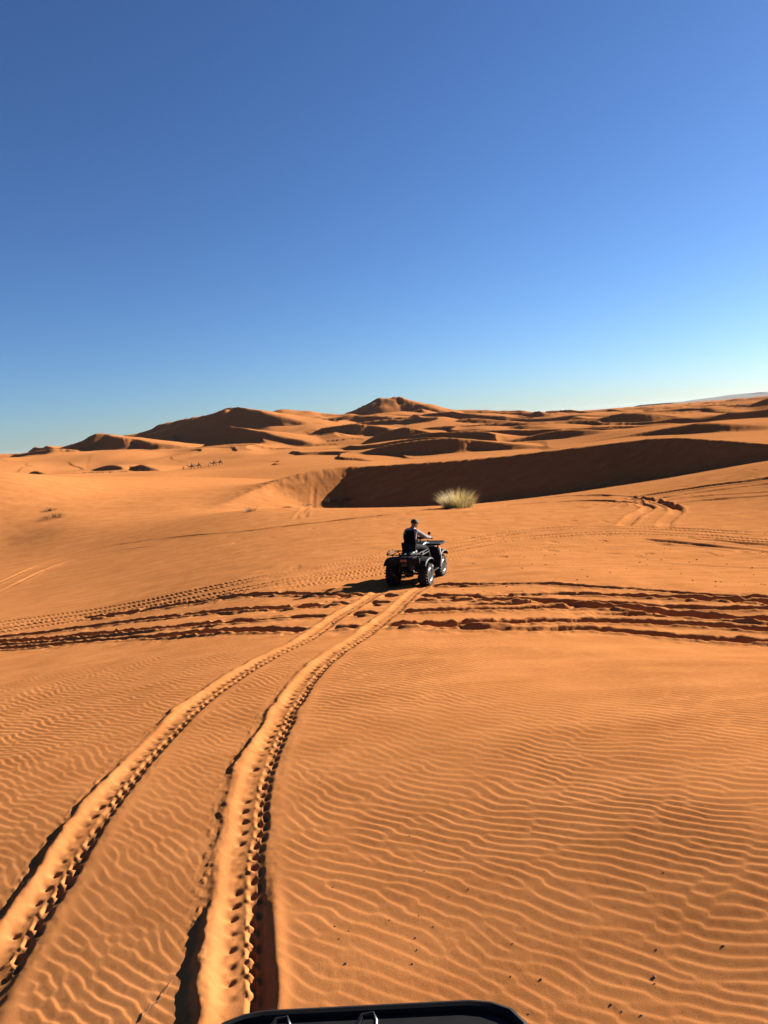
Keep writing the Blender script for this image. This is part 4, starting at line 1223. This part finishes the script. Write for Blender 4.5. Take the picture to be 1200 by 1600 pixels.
rs = np.random.RandomState(11); bm = bmesh.new()
for _ in range(520):
    px = 600 + 640 * rs.rand(); py = 866 + 55 * rs.rand() ** .8
    if px < 720 and py < 915: continue
    w = ray(px, py); 
    # walk the flat by distance so the clods lie scattered over real ground
    d = 15.5 + 11 * rs.rand(); x = (-2 + 17 * rs.rand()); 
    if x < 3.2 and d > 16.5: continue
    z_ = ground_z(x, d); s = .008 + .02 * rs.rand() ** 3
    r = bmesh.ops.create_icosphere(bm, subdivisions=1, radius=s, matrix=Matrix.Translation((x, d, z_ + s * .3)) @ Matrix.Diagonal((1 + .5 * rs.rand(), 1, .75, 1)))
o = obj('sand_clods', bm, M['clod'], None, True); o['kind'] = 'stuff'

# ------------------------------------------------------------------ far plateau and the air
top = [(1035, 634), (1060, 632), (1085, 627.5), (1110, 624), (1140, 619.5), (1165, 616.5), (1182, 613.5), (1200, 612.5), (1240, 609), (1290, 606), (1340, 607), (1400, 603)]
bm = bmesh.new(); D0 = 8200.0; rows = []
rs = np.random.RandomState(4)
xs = np.linspace(1035, 1400, 60)
ys = np.interp(xs, [a for a, b in top], [b for a, b in top])
for k, (px, py) in enumerate(zip(xs, ys)):
    P = at(px, py - .6 * rs.rand(), D0)
    x, zt = P[0], max(P[2], 4)
    b_ = 60 * rs.rand()
    rows.append([bm.verts.new(q) for q in ((x, D0 - 420 - b_, -13.5), (x, D0 - 150 - b_, zt * .45), (x, D0 - 60 - b_, zt * .8), (x, D0 - 40 - b_ * .6, zt), (x, D0 + 700, zt), (x, D0 + 1000, -13.5))])
for A, B in zip(rows[:-1], rows[1:]):
    for k in range(5): bm.faces.new((A[k], A[k + 1], B[k + 1], B[k]))
pl = obj('plateau', bm, M['rock'], None, False); pl['kind'] = 'structure'

ztop = max(float(GZ.max()), max(v.co.z for v in pl.data.vertices)) + 6.0
hz = bmesh.new(); add_box(hz, (0, 0, 0), (24400, 24400, ztop + 17.0))
me = bpy.data.meshes.new('haze'); hz.to_mesh(me); hz.free()
haze = link('haze', me); haze.location = (0, 0, (ztop - 17.0) / 2); haze['kind'] = 'stuff'
print('HAZE', ztop, 'PLATEAU', max(v.co.z for v in pl.data.vertices))
hm = bpy.data.materials.new('haze'); hm.use_nodes = True
hm.node_tree.nodes.clear()
ho = hm.node_tree.nodes.new('ShaderNodeOutputMaterial'); hv = hm.node_tree.nodes.new('ShaderNodeVolumePrincipled')
hv.inputs['Color'].default_value = (.72, .85, 1.0, 1); hv.inputs['Density'].default_value = 0.8e-5; hv.inputs['Anisotropy'].default_value = 0.0
hm.node_tree.links.new(hv.outputs[0], ho.inputs['Volume'])
me.materials.append(hm)
